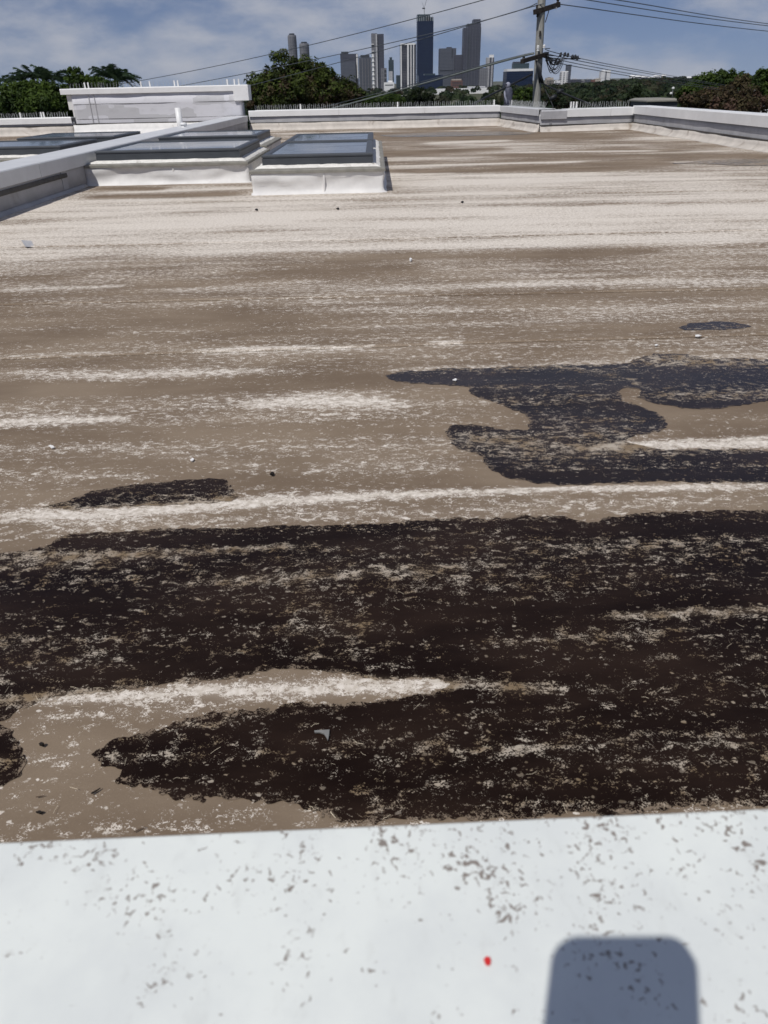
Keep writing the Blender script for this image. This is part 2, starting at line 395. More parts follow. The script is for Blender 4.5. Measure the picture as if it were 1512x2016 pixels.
stroke(.50, (1340,653,3), (1512,640,3))
stroke(.50, (150,545,10), (300,538,12), (460,532,10))
stroke(.50, (820,525,8), (950,530,12), (1080,522,9))
stroke(.42, (1150,520,6), (1350,512,9), (1540,506,8))
stroke(.08, (640,520,6), (740,508,7), (860,500,5))
stroke(.10, (1000,508,5), (1180,500,6), (1300,494,4))
stroke(.40, (0,610,6), (300,600,8), (620,592,8))
stroke(.45, (200,655,6), (420,650,6))
stroke(.55, (1000,545,4), (1200,540,4))
stroke(.45, (-20,945,10), (150,938,10), (330,935,6))
stroke(.55, (-20,1105,16), (200,1095,14), (420,1085,12), (640,1070,8))
for q in (((760,328,1.6),(980,322,1.8),(1200,317,1.6)), ((800,367,2),(1220,353,2),(1540,349,2)), ((835,283,2.2),(930,279,2.6),(1010,276,1.6)), ((1000,300,1.2),(1300,296,1.4)), ((100,412,2.5),(420,404,2.5),(700,398,2)), ((880,415,2.5),(1160,408,3),(1300,402,2)), ((1060,394,1.5),(1540,388,1.8)), ((760,345,1.4),(900,340,1.4)), ((200,380,2),(480,372,2)), ((60,440,2.5),(500,426,2.5))): stroke(.97, *q)
for q in (((760,338,3),(1000,335,4),(1300,328,3)), ((1000,308,3),(1540,305,4)), ((170,388,4),(480,380,5)), ((740,270,3),(1000,268,3),(1200,272,3)), ((1150,322,4),(1330,322,4)), ((770,300,3),(1000,292,3)), ((180,372,3),(330,371,3))): stroke(.05, *q)
# paler runs inside the wet area
stroke(.52, (380,1148,7), (600,1136,13), (760,1126,14), (900,1120,10), (1010,1100,8))
stroke(.42, (950,1060,26), (1100,1070,32), (1300,1085,34), (1500,1070,26))
stroke(.42, (700,1060,6), (900,1055,12), (1010,1050,16))
stroke(.66, (1180,1216,6), (1300,1210,10), (1400,1206,10), (1600,1200,6))
stroke(.46, (930,1266,10), (1150,1258,14), (1290,1242,12), (1380,1225,8))
stroke(.45, (540,1235,30), (620,1232,52), (700,1235,46), (780,1245,20))
stroke(.36, (450,1280,18), (600,1290,16), (800,1275,24))
stroke(.42, (60,1318,10), (150,1306,22), (250,1300,14))
stroke(.45, (240,1448,10), (330,1436,16), (440,1422,14), (520,1412,8))
stroke(.60, (900,1345,10), (1000,1356,13), (1110,1360,12))
stroke(.30, (1080,1430,30), (1250,1470,50), (1400,1530,30))
stroke(.28, (500,1460,24), (700,1500,36), (900,1480,30))
stroke(.42, (960,850,6), (1150,870,9), (1300,850,4))
stroke(.38, (980,790,4), (1150,785,5), (1230,800,6))
stroke(.50, (1080,720,3), (1230,745,14), (1290,770,4))
stroke(.40, (250,1190,20), (420,1180,16))
PX_Y = np.array([0.0]+[at(756, y)[1] for y in (1650,1500,1300,1100,1000,900,800,700,620,560,525,500,485,470,430,390,360,330,300,280,262,250)]+[60.0])
PX_D = np.array([.14, .14,.13,.14,.18,.20,.20,.22,.25,.30,.37,.46,.54,.62,.72,.80,.70,.54,.46,.38,.32,.30,.30, .30])
def chalk(x, y, dry=True):
    x = np.asarray(x, float); y = np.asarray(y, float)
    yy = y*(1+0.22*(fbm(x*0.5, y*0.9, 3, 4)-0.5)) - 0.05*x*np.clip((y-3)/3, 0, 1)
    d = np.interp(yy, PX_Y, PX_D) if dry else np.where(y > 8, 0.62, np.where(y > 1.95, 0.40, 0.245))
    ly = np.log(np.maximum(y, 0.3))
    st = 0.55*fbm(x*0.55+ly, ly*13, 11, 4, 0.6)+0.45*fbm(x*0.35-ly*2, ly*38, 13, 3, 0.6)-0.5      # long streaks
    lo = fbm(x*1.1, y*1.6, 23, 3)-0.5
    amp = np.interp(y, [0, 2, 5, 9, 25], [.28, .50, .75, .85, 1.1])
    d = d+st*amp*(1.7 if dry else 1.5)+lo*0.34
    for s, xs, ys, ws in STROKES:
        inside = (x > xs[0]-0.3*(xs[-1]-xs[0])) & (x < xs[-1]+0.3*(xs[-1]-xs[0])) & (y > ys.min()-4*ws.max()) & (y < ys.max()+4*ws.max())
        if not inside.any(): continue
        xi, yi = x[inside], y[inside]
        L = xs[-1]-xs[0]
        yc = np.interp(xi, xs, ys); w = np.interp(xi, xs, ws)
        yc = yc+w*0.9*(fbm(xi*5/np.maximum(w*20, .3), yc*0+s*50, 31, 3)-0.5)
        tt = (xi-xs[0])/L; ef = np.clip(np.minimum(tt+0.08, 1.08-tt)/0.22, 0, 1); ef = ef*ef*(3-2*ef)
        g = np.exp(-((yi-yc)/np.maximum(w, 0.004))**2*0.9)*ef
        d[inside] = d[inside]*(1-g*0.9)+(s*(0.84 if dry else 0.85))*g*0.96
    return np.clip(d, 0.0, 1.0)
def roof_z(x, y):
    z = 0.010*(fbm(x*0.35, y*2.2, 41, 3)-0.5)+0.004*(fbm(x*1.5, y*5.0, 43, 2)-0.5)
    return z*np.clip((y-0.5)/0.5, 0, 1)

def graded(a, b, f):
    out = [a]
    while out[-1] < b: out.append(out[-1]+f(out[-1]))
    out[-1] = b; return np.array(out)
def roof_mesh(name, xs, ys):
    X, Y = np.meshgrid(xs, ys); x, y = X.ravel(), Y.ravel()
    nx = len(xs); i = np.arange(len(ys)-1)[:, None]*nx+np.arange(nx-1)[None, :]
    Fq = np.stack([i, i+1, i+nx+1, i+nx], -1).reshape(-1, 4)
    return np_mesh(name, np.stack([x, y, roof_z(x, y)], 1), [Fq], {'chalk': chalk(x, y)})
xs = np.unique(np.concatenate([graded(-3.62, -1.5, lambda v: 0.045), np.arange(-1.5, 1.5, 0.016), graded(1.5, 6.2, lambda v: 0.05)]))
ys = graded(0.31, 23.0, lambda v: max(0.006, 0.0065*v))
roof = tag(link('roof', roof_mesh('roof', xs, ys), M['roof'], smooth=True), 'taupe flat roof streaked with white chalk and dark wet patches', kind='structure')
roof2 = tag(link('roof', roof_mesh('roof', np.linspace(-16, -4.05, 120), graded(6.0, 23.2, lambda v: 0.05)), M['roof'], smooth=True), 'pale roof section left of the dividing parapet', kind='structure')

# lap seams of the membrane
def seam(px0, px1, width=0.06):
    A = at(*px0); B = at(*px1); N = 160
    tt = np.linspace(0, 1, N); x = A[0]+(B[0]-A[0])*tt; y = A[1]+(B[1]-A[1])*tt+0.012*(fbm(x*1.2, y*0 if False else x*0, 5, 3)-0.5)
    rows = [(-width/2, 0.0), (-width/2+0.002, 0.0035), (width/2-0.01, 0.003), (width/2, 0.0)]
    V = []; 
    for dy, dz in rows: V.append(np.stack([x, y+dy, roof_z(x, y+dy)+0.0015+dz], 1))
    V = np.concatenate(V); i = np.arange(len(rows)-1)[:, None]*N+np.arange(N-1)[None, :]
    Fq = np.stack([i, i+1, i+N+1, i+N], -1).reshape(-1, 4)
    return link('seam', np_mesh('seam', V, [Fq], {'chalk': chalk(V[:, 0], V[:, 1])}), M['roof'], roof)
for a, b in (((-60,489), (1560,452)), ((-60,600), (1560,566)), ((-20,705), (1560,655)), ((150,402), (1560,372)), ((770,352), (1500,330))): seam(a, b)

# ------------------------------------------------------------------ wet patches
def sdf_poly(px, py, poly):
    d2 = np.full(px.shape, 1e9); inside = np.zeros(px.shape, bool); n = len(poly)
    for i in range(n):
        ax, ay = poly[i]; bx, by = poly[(i+1) % n]
        ex, ey = bx-ax, by-ay; wx, wy = px-ax, py-ay
        tt = np.clip((wx*ex+wy*ey)/(ex*ex+ey*ey+1e-12), 0, 1)
        d2 = np.minimum(d2, (wx-ex*tt)**2+(wy-ey*tt)**2)
        c = ((ay > py) != (by > py)) & (px < (bx-ax)*(py-ay)/((by-ay) if abs(by-ay) > 1e-12 else 1e-12)+ax)
        inside ^= c
    return np.where(inside, -np.sqrt(d2), np.sqrt(d2))
def puddle(label, pts, res, jag=0.02, ysquash=1.0, lift=0.0015):
    poly = W(pts); P_ = np.array(poly); m = 3*jag
    xs = np.arange(P_[:, 0].min()-m, P_[:, 0].max()+m, res); ys = np.arange(P_[:, 1].min()-m, P_[:, 1].max()+m, res*ysquash)
    X, Y = np.meshgrid(xs, ys); x, y = X.ravel(), Y.ravel()
    S = sdf_poly(x, y, poly)
    S = S+jag*2.4*(fbm(x/(jag*5), y/(jag*5), 51, 5, 0.66)-0.5)+jag*1.3*(fbm(x/(jag*0.9), y/(jag*0.9), 57, 3, 0.6)-0.5)
    nx = len(xs); ins = S < 0
    i = (np.arange(len(ys)-1)[:, None]*nx+np.arange(nx-1)[None, :]).ravel()
    C = np.stack([i, i+1, i+nx+1, i+nx], 1); cnt = ins[C].sum(1)
    full = C[cnt == 4]; part = C[(cnt > 0) & (cnt < 4)]
    nv = [x, y]; ex, ey = [], []; emap = {}; base = len(x); polys = {3: [], 4: [], 5: []}
    for c in part:
        out = []
        for k in range(4):
            a, b = int(c[k]), int(c[(k+1) % 4])
            if ins[a]: out.append(a)
            if ins[a] != ins[b]:
                key = (a, b) if a < b else (b, a)
                if key not in emap:
                    tt = S[a]/(S[a]-S[b]); emap[key] = base+len(ex); ex.append(x[a]+(x[b]-x[a])*tt); ey.append(y[a]+(y[b]-y[a])*tt)
                out.append(emap[key])
        if len(out) in polys: polys[len(out)].append(out)
        elif len(out) == 6: polys[3].append(out[:3]); polys[3].append(out[3:])
    ax = np.concatenate([x, ex]); ay = np.concatenate([y, ey]); as_ = np.concatenate([S, np.zeros(len(ex))])
    Fq = [full]+[np.array(v) for v in polys.values() if v]
    used = np.unique(np.concatenate([f.ravel() for f in Fq])); rm = -np.ones(len(ax), int); rm[used] = np.arange(len(used))
    Fq = [rm[f] for f in Fq if len(f)]; ax, ay, as_ = ax[used], ay[used], as_[used]
    me = np_mesh('puddle', np.stack([ax, ay, roof_z(ax, ay)+lift], 1), Fq, {'chalk': chalk(ax, ay)*(1-np.clip(-as_/0.07, 0, 1))+chalk(ax, ay, False)*np.clip(-as_/0.07, 0, 1), 'edge': -as_})
    return tag(link('puddle', me, M['puddle_wet' if P_[:, 1].mean() > 1.95 else 'puddle'], smooth=True), label, kind='structure')
puddle('largest dark wet patch across the roof beside the white parapet', [(-120,1100),(0,1087),(30,1088),(100,1076),(118,1056),(150,1049),(250,1047),(400,1039),(550,1036),(700,1033),(850,1023),(950,1019),(1060,1013),(1110,1018),(1150,1031),(1175,1029),(1200,1018),(1260,1010),(1400,1005),(1512,1003),(1700,1000),(1700,1590),(1512,1588),(1400,1590),(1300,1598),(1200,1606),(1000,1611),(900,1613),(800,1610),(740,1622),(690,1615),(640,1605),(600,1590),(560,1582),(500,1578),(440,1576),(380,1579),(340,1571),(300,1556),(250,1542),(212,1549),(235,1520),(195,1502),(180,1486),(215,1466),(230,1453),(290,1440),(340,1425),(420,1410),(500,1400),(600,1389),(700,1381),(800,1369),(880,1354),(915,1346),(860,1337),(720,1336),(640,1319),(560,1321),(500,1326),(440,1340),(400,1343),(300,1351),(200,1361),(100,1372),(60,1391),(20,1411),(-20,1432),(-120,1440)], 0.005, 0.014)
puddle('small dark wet patch cut by the left edge of the picture', [(-160,1440),(0,1428),(20,1442),(35,1470),(46,1500),(35,1530),(15,1545),(0,1547),(-160,1550)], 0.005, 0.014)
puddle('long narrow dark wet patch above the white crest on the left', [(78,998),(130,986),(180,966),(240,956),(330,949),(420,942),(445,943),(455,958),(468,979),(455,985),(380,991),(250,998),(150,1002)], 0.006, 0.012)
puddle('winding navy wet patch spreading to the right edge', [(758,741),(790,732),(850,729),(950,724),(1050,720),(1150,718),(1240,715),(1250,706),(1290,699),(1350,698),(1390,705),(1512,708),(1640,706),(1640,790),(1512,792),(1460,801),(1400,804),(1340,802),(1290,796),(1258,783),(1260,768),(1235,763),(1215,769),(1222,792),(1260,800),(1295,815),(1314,836),(1300,850),(1250,859),(1232,870),(1300,884),(1512,888),(1640,886),(1640,952),(1512,951),(1300,949),(1150,954),(1060,953),(1000,941),(960,921),(950,906),(956,896),(900,885),(890,870),(876,850),(890,838),(930,834),(960,838),(1000,848),(1035,845),(1046,832),(1030,815),(980,797),(935,778),(918,765),(880,759),(820,759),(780,753)], 0.010, 0.018)
puddle('small oval wet patch far right on the roof', [(1335,647),(1360,638),(1410,634),(1450,636),(1484,643),(1460,648),(1420,650),(1350,651)], 0.012, 0.014)
puddle('tiny dark damp spot with a white crumb', [(1356,663),(1375,660),(1394,664),(1375,668)], 0.006, 0.008)
puddle('thin film of water lying along the far parapet', [(740,266),(850,261),(985,259),(1060,262),(1010,266),(880,269),(770,270)], 0.04, 0.10, 1.0, 0.004)
puddle('grey damp streak by the right hand parapet', [(1330,322),(1400,316),(1512,314),(1600,313),(1600,327),(1512,327),(1440,325)], 0.03, 0.08, 1.0, 0.004)

# ------------------------------------------------------------------ the building below and the near parapet
tag(MB().box2((-16.2, -6.0, GZ), (6.55, 23.4, -0.06)).build('building_block', M['render_wall']), 'pale building block carrying the flat roof', kind='structure')
np_root = tag(empty('near_parapet', (0, 0.15, 0)), 'white speckled parapet cap in the foreground with a phone shadow', 'parapet')
a = (0.308-0.296)/0.479
def edge_y(x): return 0.302+a*x
m = MB(); m.extrude([(0.0, 0.575), (-0.0005, 0.5994), (0.0006, 0.60), (0.40, 0.60), (0.404, 0.575)], (-3.6, edge_y(-3.6)), (6.2, edge_y(6.2)), (0, -1), 12)
m.build('coping', M['cap_near'], np_root)
MB().extrude([(0.012, -0.03), (0.012, 0.576), (0.39, 0.576), (0.39, -0.03)], (-3.6, edge_y(-3.6)), (6.2, edge_y(6.2)), (0, -1), 12).build('wall', M['membrane'], np_root)
fl = at(960, 1894, 0.6); m = MB(); m.prism([(fl[0]+0.0017*math.cos(k*0.9)*(1+0.3*(k % 2)), fl[1]+0.0024*math.sin(k*0.9)) for k in range(7)], 0.6003, 0.6012)
tag(m.build('paint_fleck', M['red']), 'tiny red fleck on the white foreground parapet', 'fleck')

# the phone that takes the picture; its shadow falls on the cap
ph = empty('phone', (0, 0, 0)); tag(ph, 'dark phone with rounded corners held above the white foreground parapet', 'phone')
def rrect(x0, x1, y0, y1, r, n=7):
    out = []
    for cx_, cy_, a0 in ((x1-r, y1-r, 0), (x0+r, y1-r, 90), (x0+r, y0+r, 180), (x1-r, y0+r, 270)):
        for k in range(n+1): an = R(a0+90*k/n); out.append((cx_+r*math.cos(an), cy_+r*math.sin(an)))
    return out
o = MB().prism(rrect(-0.0575, 0.0165, -0.134, 0.0165, 0.0135), 0.0035, 0.0115).build('body', M['phone'], ph); o.location = (0, 0, 0)
o2 = MB().prism(rrect(-0.0555, 0.0145, -0.132, 0.0145, 0.012), 0.0116, 0.0120).build('screen', M['screen'], ph); o2.location = (0, 0, 0)
o3 = MB().lathe((0, 0, 0.0022), [(0.0075, 0), (0.0075, 0.0012)], 20).build('lens_ring', M['steel'], ph); o3.location = (0, 0, 0)
ph.matrix_world = CAM_M

# ------------------------------------------------------------------ far and side parapets
def parapet(label, A, B, n_in, top, cap_h, lip, thick=0.32, joints=(), start_cap=0.0, seed=0, zoff=0.0, lower=True, mat_wall='membrane_grey', mat_cap='coping', wall_b=None):
    A = np.array(A, float); B = np.array(B, float); root = empty('parapet', (float((A[0]+B[0])/2), float((A[1]+B[1])/2), 0))
    tag(root, label, 'parapet', 'parapets around the roof')
    no = (-n_in[0], -n_in[1]); L = float(np.linalg.norm(B-A)); N = max(6, int(L*9)); zc = top-cap_h
    MB().extrude([(0.0, -0.05), (0.0, lip), (0.002, (lip+zc)/2), (0.0, zc+0.03), (thick-0.03, zc+0.03), (thick-0.03, -0.05)], A, B, no, N, 0.010, 1.6, seed).build('wall', M[mat_wall], root, True)
    if lower:
        MB().extrude([(0.02, -0.03), (-0.17, -0.01), (-0.10, 0.012), (-0.055, 0.05), (-0.035, lip*0.55), (-0.03, lip-0.012), (0.02, lip-0.008)], A, B, no, N, 0.022, 1.1, seed+7, 0.012).build('lower_flashing', M['flashing'], root, True)
        MB().extrude([(-0.028, lip-0.012), (-0.034, lip+0.006), (-0.012, lip+0.012), (0.02, lip+0.012), (0.02, lip-0.012)], A, B, no, N, 0.004, 1.1, seed+9, 0.004).build('termination_shadow_bar', M['bar'], root)
    cuts = [start_cap]+list(joints)+[1.0]; u = (B-A)/L
    for i in range(len(cuts)-1):
        a_ = A+u*(L*cuts[i]+0.003); b_ = A+u*(L*cuts[i+1]-0.003); dz = zoff+0.002*((i % 2))
        MB().extrude([(-0.035, zc), (-0.038, top-0.012+dz), (-0.03, top+dz), (thick+0.03, top-0.004+dz), (thick+0.034, zc), (thick+0.026, zc), (thick+0.02, top-0.02), (-0.026, top-0.02), (-0.029, zc)], a_, b_, no, max(2, N//len(cuts)//3), 0.003, 0.8, seed+20+i).build('coping', M[mat_cap], root)
    return root
PA = parapet('long white capped parapet at the far end of the roof', (-3.45, 22.98), (3.40, 22.80), (0, -1), 0.485, 0.145, 0.185, joints=(0.36, 0.70), seed=1)
PB = parapet('short parapet return jutting forward right of the far parapet', (3.42, 22.78), (3.80, 19.30), (-1, 0), 0.478, 0.15, 0.17, joints=(), seed=2, zoff=-0.004, mat_cap='coping_grey')
PC = parapet('short white capped parapet behind the utility pole corner', (3.82, 19.27), (6.07, 19.62), (0.15, -0.99), 0.455, 0.16, 0.135, joints=(0.74,), start_cap=0.27, seed=3, zoff=0.004)
PD = parapet('parapet running down the right hand side of the roof', (6.07, 19.62), (6.19, 0.35), (-1, 0), 0.492, 0.17, 0.145, joints=(0.10, 0.32, 0.55, 0.78), seed=4, zoff=-0.002)
# uncapped grey corner of the short parapet
m = MB(); m.extrude([(-0.036, 0.26), (-0.04, 0.42), (0.0, 0.447), (0.33, 0.447), (0.33, 0.26)], (3.82, 19.27), (4.43, 19.362), (-0.15, 0.99), 8, 0.006, 2, 77)
m.build('membrane_patch', M['membrane_grey'], PC)
PE = parapet('low white capped parapet at the far left edge', (-16.0, 23.1), (-8.32, 23.05), (0, -1), 0.425, 0.145, 0.22, joints=(0.5,), seed=5)
# dividing parapet
dv = empty('dividing_parapet', (-3.86, 12, 0)); tag(dv, 'long white capped parapet dividing the roof beside the skylights', 'parapet', 'parapets around the roof')
MB().extrude([(0.0, -0.04), (0.0, 0.2), (0.0, 0.30), (0.48, 0.30), (0.48, -0.04)], (-3.62, 0.4), (-3.50, 22.95), (-1, 0), 120, 0.010, 1.4, 61).build('wall', M['membrane_grey'], dv, True)
MB().extrude([(-0.012, 0.160), (-0.018, 0.175), (-0.012, 0.205), (0.02, 0.205), (0.02, 0.160)], (-3.62, 0.4), (-3.572, 9.35), (-1, 0), 60, 0.004, 1.4, 62, 0.006).build('termination_shadow_bar', M['bar'], dv)  # near-black strip stands in for the shaded slot under the coping
MB().extrude([(0.01, -0.02), (-0.045, -0.005), (-0.025, 0.012), (-0.012, 0.03), (0.01, 0.035)], (-3.62, 0.4), (-3.569, 9.9), (-1, 0), 60, 0.006, 1.4, 63).build('lower_flashing', M['membrane_grey'], dv, True)
cuts = [0.4, 4.6, 8.62, 13.0, 17.3, 22.93]
for i in range(5):
    xa = -3.62+0.12*(cuts[i]-0.4)/22.5; xb = -3.62+0.12*(cuts[i+1]-0.4)/22.5; dz = 0.002*(i % 2)
    MB().extrude([(-0.022, 0.232), (-0.025, 0.36+dz), (-0.015, 0.37+dz), (0.50, 0.365+dz), (0.51, 0.232), (0.50, 0.232), (0.49, 0.345), (-0.008, 0.345), (-0.014, 0.232)], (xa, cuts[i]+0.004), (xb, cuts[i+1]-0.004), (-1, 0), 6, 0.002, 0.8, 65+i).build('coping', M['coping_grey'], dv)
m = MB(); m.box((-3.585, 9.28, 0.155), (0.035, 0.16, 0.23)); m.build('cover_plate', M['membrane_grey'], dv)
# tall wall at the far left
hw = empty('tall_wall', (-5.9, 23.1, 0)); tag(hw, 'tall pale patched wall with white cap at the back left', 'wall')
def make_patch():
    t = NT('patched_grey_wall'); v = t.new('ShaderNodeTexVoronoi'); v.distance = 'CHEBYCHEV'; v.inputs['Scale'].default_value = 1.0
    v.inputs['Randomness'].default_value = 0.9
    t.l.new(t.pos((1.25, 0.0, 4.2), loc=(0.3, 0, 0.2)), v.inputs['Vector'])
    sep = t.new('ShaderNodeSeparateColor'); t.l.new(v.outputs['Color'], sep.inputs[0])
    n = t.noise(t.pos((1, 1, 2)), 3, 6, 0.6)
    c = t.mix(t.rng(sep.outputs[0], 0.70, 0.74, 0, 0.75), (0.62, 0.62, 0.65, 1), (0.46, 0.46, 0.47, 1))
    c = t.mix(t.rng(n, 0.5, 0.75, 0, 0.45), c, (0.40, 0.40, 0.41, 1))
    t.bump(n, 0.25, 0.02); return t.done(c, 0.7, 0.25)
M['patch'] = make_patch()
MB().extrude([(0, -0.05), (0, 0.25), (0, 0.45), (0, 0.70), (0, 0.98), (0.45, 0.98), (0.45, -0.05)], (-8.22, 23.08), (-3.62, 23.0), (0, 1), 60, 0.016, 1.3, 71).build('wall', M['patch'], hw, True)
m = MB()
m.extrude([(0, 0.60), (0.0, 0.95), (0.3, 0.95), (0.3, 0.60)], (-8.36, 23.12), (-8.21, 23.12), (0, 1), 2)
m.extrude([(0, 0.42), (0.0, 0.60), (0.3, 0.60), (0.3, 0.42)], (-8.27, 23.12), (-8.21, 23.12), (0, 1), 2)
m.build('corner_trim', M['membrane'], hw)
MB().extrude([(-0.05, 0.965), (-0.055, 1.085), (-0.04, 1.10), (0.48, 1.095), (0.48, 0.965)], (-8.48, 23.08), (-3.42, 23.0), (0, 1), 14, 0.003, 0.8, 72).build('coping', M['coping'], hw)
MB().extrude([(-0.062, 0.735), (-0.066, 1.088), (-0.05, 1.104), (0.49, 1.10), (0.49, 0.735)], (-3.80, 23.0), (-3.40, 23.0), (0, 1), 2).build('end_cap', M['coping'], hw)
MB().extrude([(-0.02, 0.235), (-0.03, 0.262), (0.02, 0.268), (0.02, 0.235)], (-8.25, 23.08), (-4.1, 23.0), (0, 1), 40, 0.004, 1.2, 73, 0.005).build('termination_shadow_bar', M['bar'], hw)
MB().extrude([(0.02, -0.03), (-0.30, -0.01), (-0.20, 0.03), (-0.10, 0.06), (-0.045, 0.12), (-0.03, 0.235), (0.02, 0.24)], (-8.3, 23.08), (-4.1, 23.0), (0, 1), 80, 0.03, 1.2, 74, 0.015).build('lower_flashing', M['membrane'], hw, True)
m = MB()
for zz in (0.36, 0.72): m.extrude([(-0.003, zz), (-0.005, zz+0.008), (0.01, zz+0.008), (0.01, zz)], (-8.2, 23.08), (-3.8, 23.0), (0, 1), 40, 0.0, 1, 75, 0.01)
m.build('lap_line', M['bar'], hw)
for xx in (-7.6, -7.75): MB().box((xx, 23.062, 0.55), (0.02, 0.012, 0.8)).build('vertical_lap', M['membrane_grey'], hw)

# ------------------------------------------------------------------ skylights
def skylight(label, cx0, cx1, cy0, cy1, panes, zc=0.22, ft=0.375, lumps=0, seed=0):
    root = empty('skylight', ((cx0+cx1)/2, cy0, 0)); tag(root, label, 'skylight', 'flat roof skylights')
    n = 48; m_ = 44; peri = []
    for k in range(n): peri.append((cx0+(cx1-cx0)*k/n, cy0, 0, -1))
    for k in range(m_): peri.append((cx1, cy0+(cy1-cy0)*k/m_, 1, 0))
    for k in range(n): peri.append((cx1-(cx1-cx0)*k/n, cy1, 0, 1))
    for k in range(m_): peri.append((cx0, cy1-(cy1-cy0)*k/m_, -1, 0))
    zs = [-0.01, 0.004, 0.02, 0.05, 0.085, 0.12, 0.155, 0.185, zc]; V = []; n_ = len(peri)
    for j, z in enumerate(zs):
        for k, (x, y, nx, ny) in enumerate(peri):
            s_ = x if ny else y
            b = (0.045*math.exp(-z/0.012) if z > -0.005 else 0.06)
            w = 0.095*(float(fbm(np.array([s_*2.2+z*4]), np.array([z*11-s_*1.2]), seed+3, 3)[0])-0.5)*math.sin(math.pi*min(1, max(0, z/zc)))
            V.append((x+nx*(b+w), y+ny*(b+w), z))
    F_ = [(j*n_+k, j*n_+(k+1) % n_, (j+1)*n_+(k+1) % n_, (j+1)*n_+k) for j in range(len(zs)-1) for k in range(n_)]
    MB().add(V, F_).build('curb', M['membrane'], root, True)
    MB().extrude([(-0.003, 0.005), (-0.004, zc-0.03), (0.02, zc-0.03), (0.02, 0.005)], (cx0+(cx1-cx0)*0.54, cy0), (cx0+(cx1-cx0)*0.54+0.018, cy0), (0, 1), 2).build('lap_strip', M['membrane'], root)
    ccx, ccy, hx, hy = (cx0+cx1)/2, (cy0+cy1)/2, (cx1-cx0)/2, (cy1-cy0)/2
    MB().loops(ccx, ccy, hx+0.018, hy+0.018, [(0.006, zc-0.016), (0.0, zc-0.014), (0.0, zc+0.012), (0.012, zc+0.018), (0.10, zc+0.026)], True).build('curb_cap', M['curbcap'], root)
    for (fx0, fx1, fy0, fy1) in panes:
        fcx, fcy, fhx, fhy = (fx0+fx1)/2, (fy0+fy1)/2, (fx1-fx0)/2, (fy1-fy0)/2
        # lumpy sealant apron round the frame foot
        g = MB(); V = []; nn = 60; ring = []
        for k in range(nn): ring.append((-1+2*k/nn, -1))
        for k in range(nn): ring.append((1, -1+2*k/nn))
        for k in range(nn): ring.append((1-2*k/nn, 1))
        for k in range(nn): ring.append((-1, 1-2*k/nn))
        for ins, z0 in ((-0.085, zc+0.018), (-0.06, zc+0.036), (-0.02, zc+0.050), (0.02, zc+0.056)):
            for k, (ax, ay) in enumerate(ring):
                w = 0.022*(float(fbm(np.array([k*0.22]), np.array([ins*30.0]), seed+9, 3)[0])-0.5)
                px_, py_ = fcx+ax*(fhx-ins+w), fcy+ay*(fhy-ins+w)
                V.append((min(max(px_, cx0-0.01), cx1+0.01), min(max(py_, cy0-0.01), cy1+0.01), z0+w*0.5))
        nr = len(ring); F_ = [(j*nr+k, j*nr+(k+1) % nr, (j+1)*nr+(k+1) % nr, (j+1)*nr+k) for j in range(3) for k in range(nr)]
        g.add(V, F_).build('sealant', M['sealant'], root, True)
        fr = MB().loops(fcx, fcy, fhx, fhy, [(0.004, zc+0.03), (0.0, zc+0.05), (0.0, ft-0.036), (0.006, ft-0.034), (0.006, ft-0.028), (-0.004, ft-0.026), (-0.004, ft-0.012), (0.010, ft), (0.062, ft+0.002), (0.078, ft-0.006), (0.082, ft-0.03)], False).build('frame', M['frame'], root)
        MB().loops(fcx, fcy, fhx-0.07, fhy-0.07, [(0, ft-0.02), (0, ft-0.009)], True, True).build('glass', M['glass'], root)
    return root
skylight('nearest skylight with two dark panes on a white curb', -1.34, 0.08, 8.68, 13.2, [(-1.235, -0.035, 8.86, 11.0), (-1.235, -0.035, 11.15, 13.02)], 0.225, 0.378, seed=81)
skylight('wide dark skylight touching the dividing parapet', -3.58, -1.58, 9.98, 12.15, [(-3.45, -1.68, 10.12, 11.98)], 0.215, 0.375, seed=91)
skylight('dark skylight behind the wide one at the dividing parapet', -3.50, -1.72, 12.9, 15.0, [(-3.42, -1.87, 13.08, 14.8)], 0.215, 0.372, seed=101)
skylight('dark skylight left of the dividing parapet cut by the picture edge', -6.45, -4.40, 11.6, 13.7, [(-6.32, -4.53, 11.85, 13.5)], 0.19, 0.35, seed=111)
skylight('farthest left dark skylight beyond the dividing parapet', -6.25, -4.35, 14.0, 16.1, [(-6.13, -4.47, 14.2, 15.85)], 0.19, 0.35, seed=121)

# ------------------------------------------------------------------ vent pipes
p = atY(355, 250, 17.5)
m = MB(); zt = atY(352, 212, 17.5)[2]
m.tube([(p[0], 17.5, -0.01), (p[0], 17.5, zt)], 0.062, 14)
vp = tag(m.build('vent_pipe', M['pvc'], None, True), 'tall white plastic vent pipe beside the dividing parapet', 'pipe', 'white vent pipes')
p = atY(362, 248, 16.6); m = MB(); zt = atY(362, 242, 16.6)[2]
m.tube([(p[0], 16.6, -0.01), (p[0], 16.6, zt-0.03)], 0.055, 14); m.lathe((p[0], 16.6, zt-0.04), [(0.066, 0), (0.066, 0.03), (0.05, 0.045), (0.01, 0.05)], 14)
tag(m.build('vent_pipe', M['pvc'], None, True), 'short capped white vent pipe next to the tall one', 'pipe', 'white vent pipes')

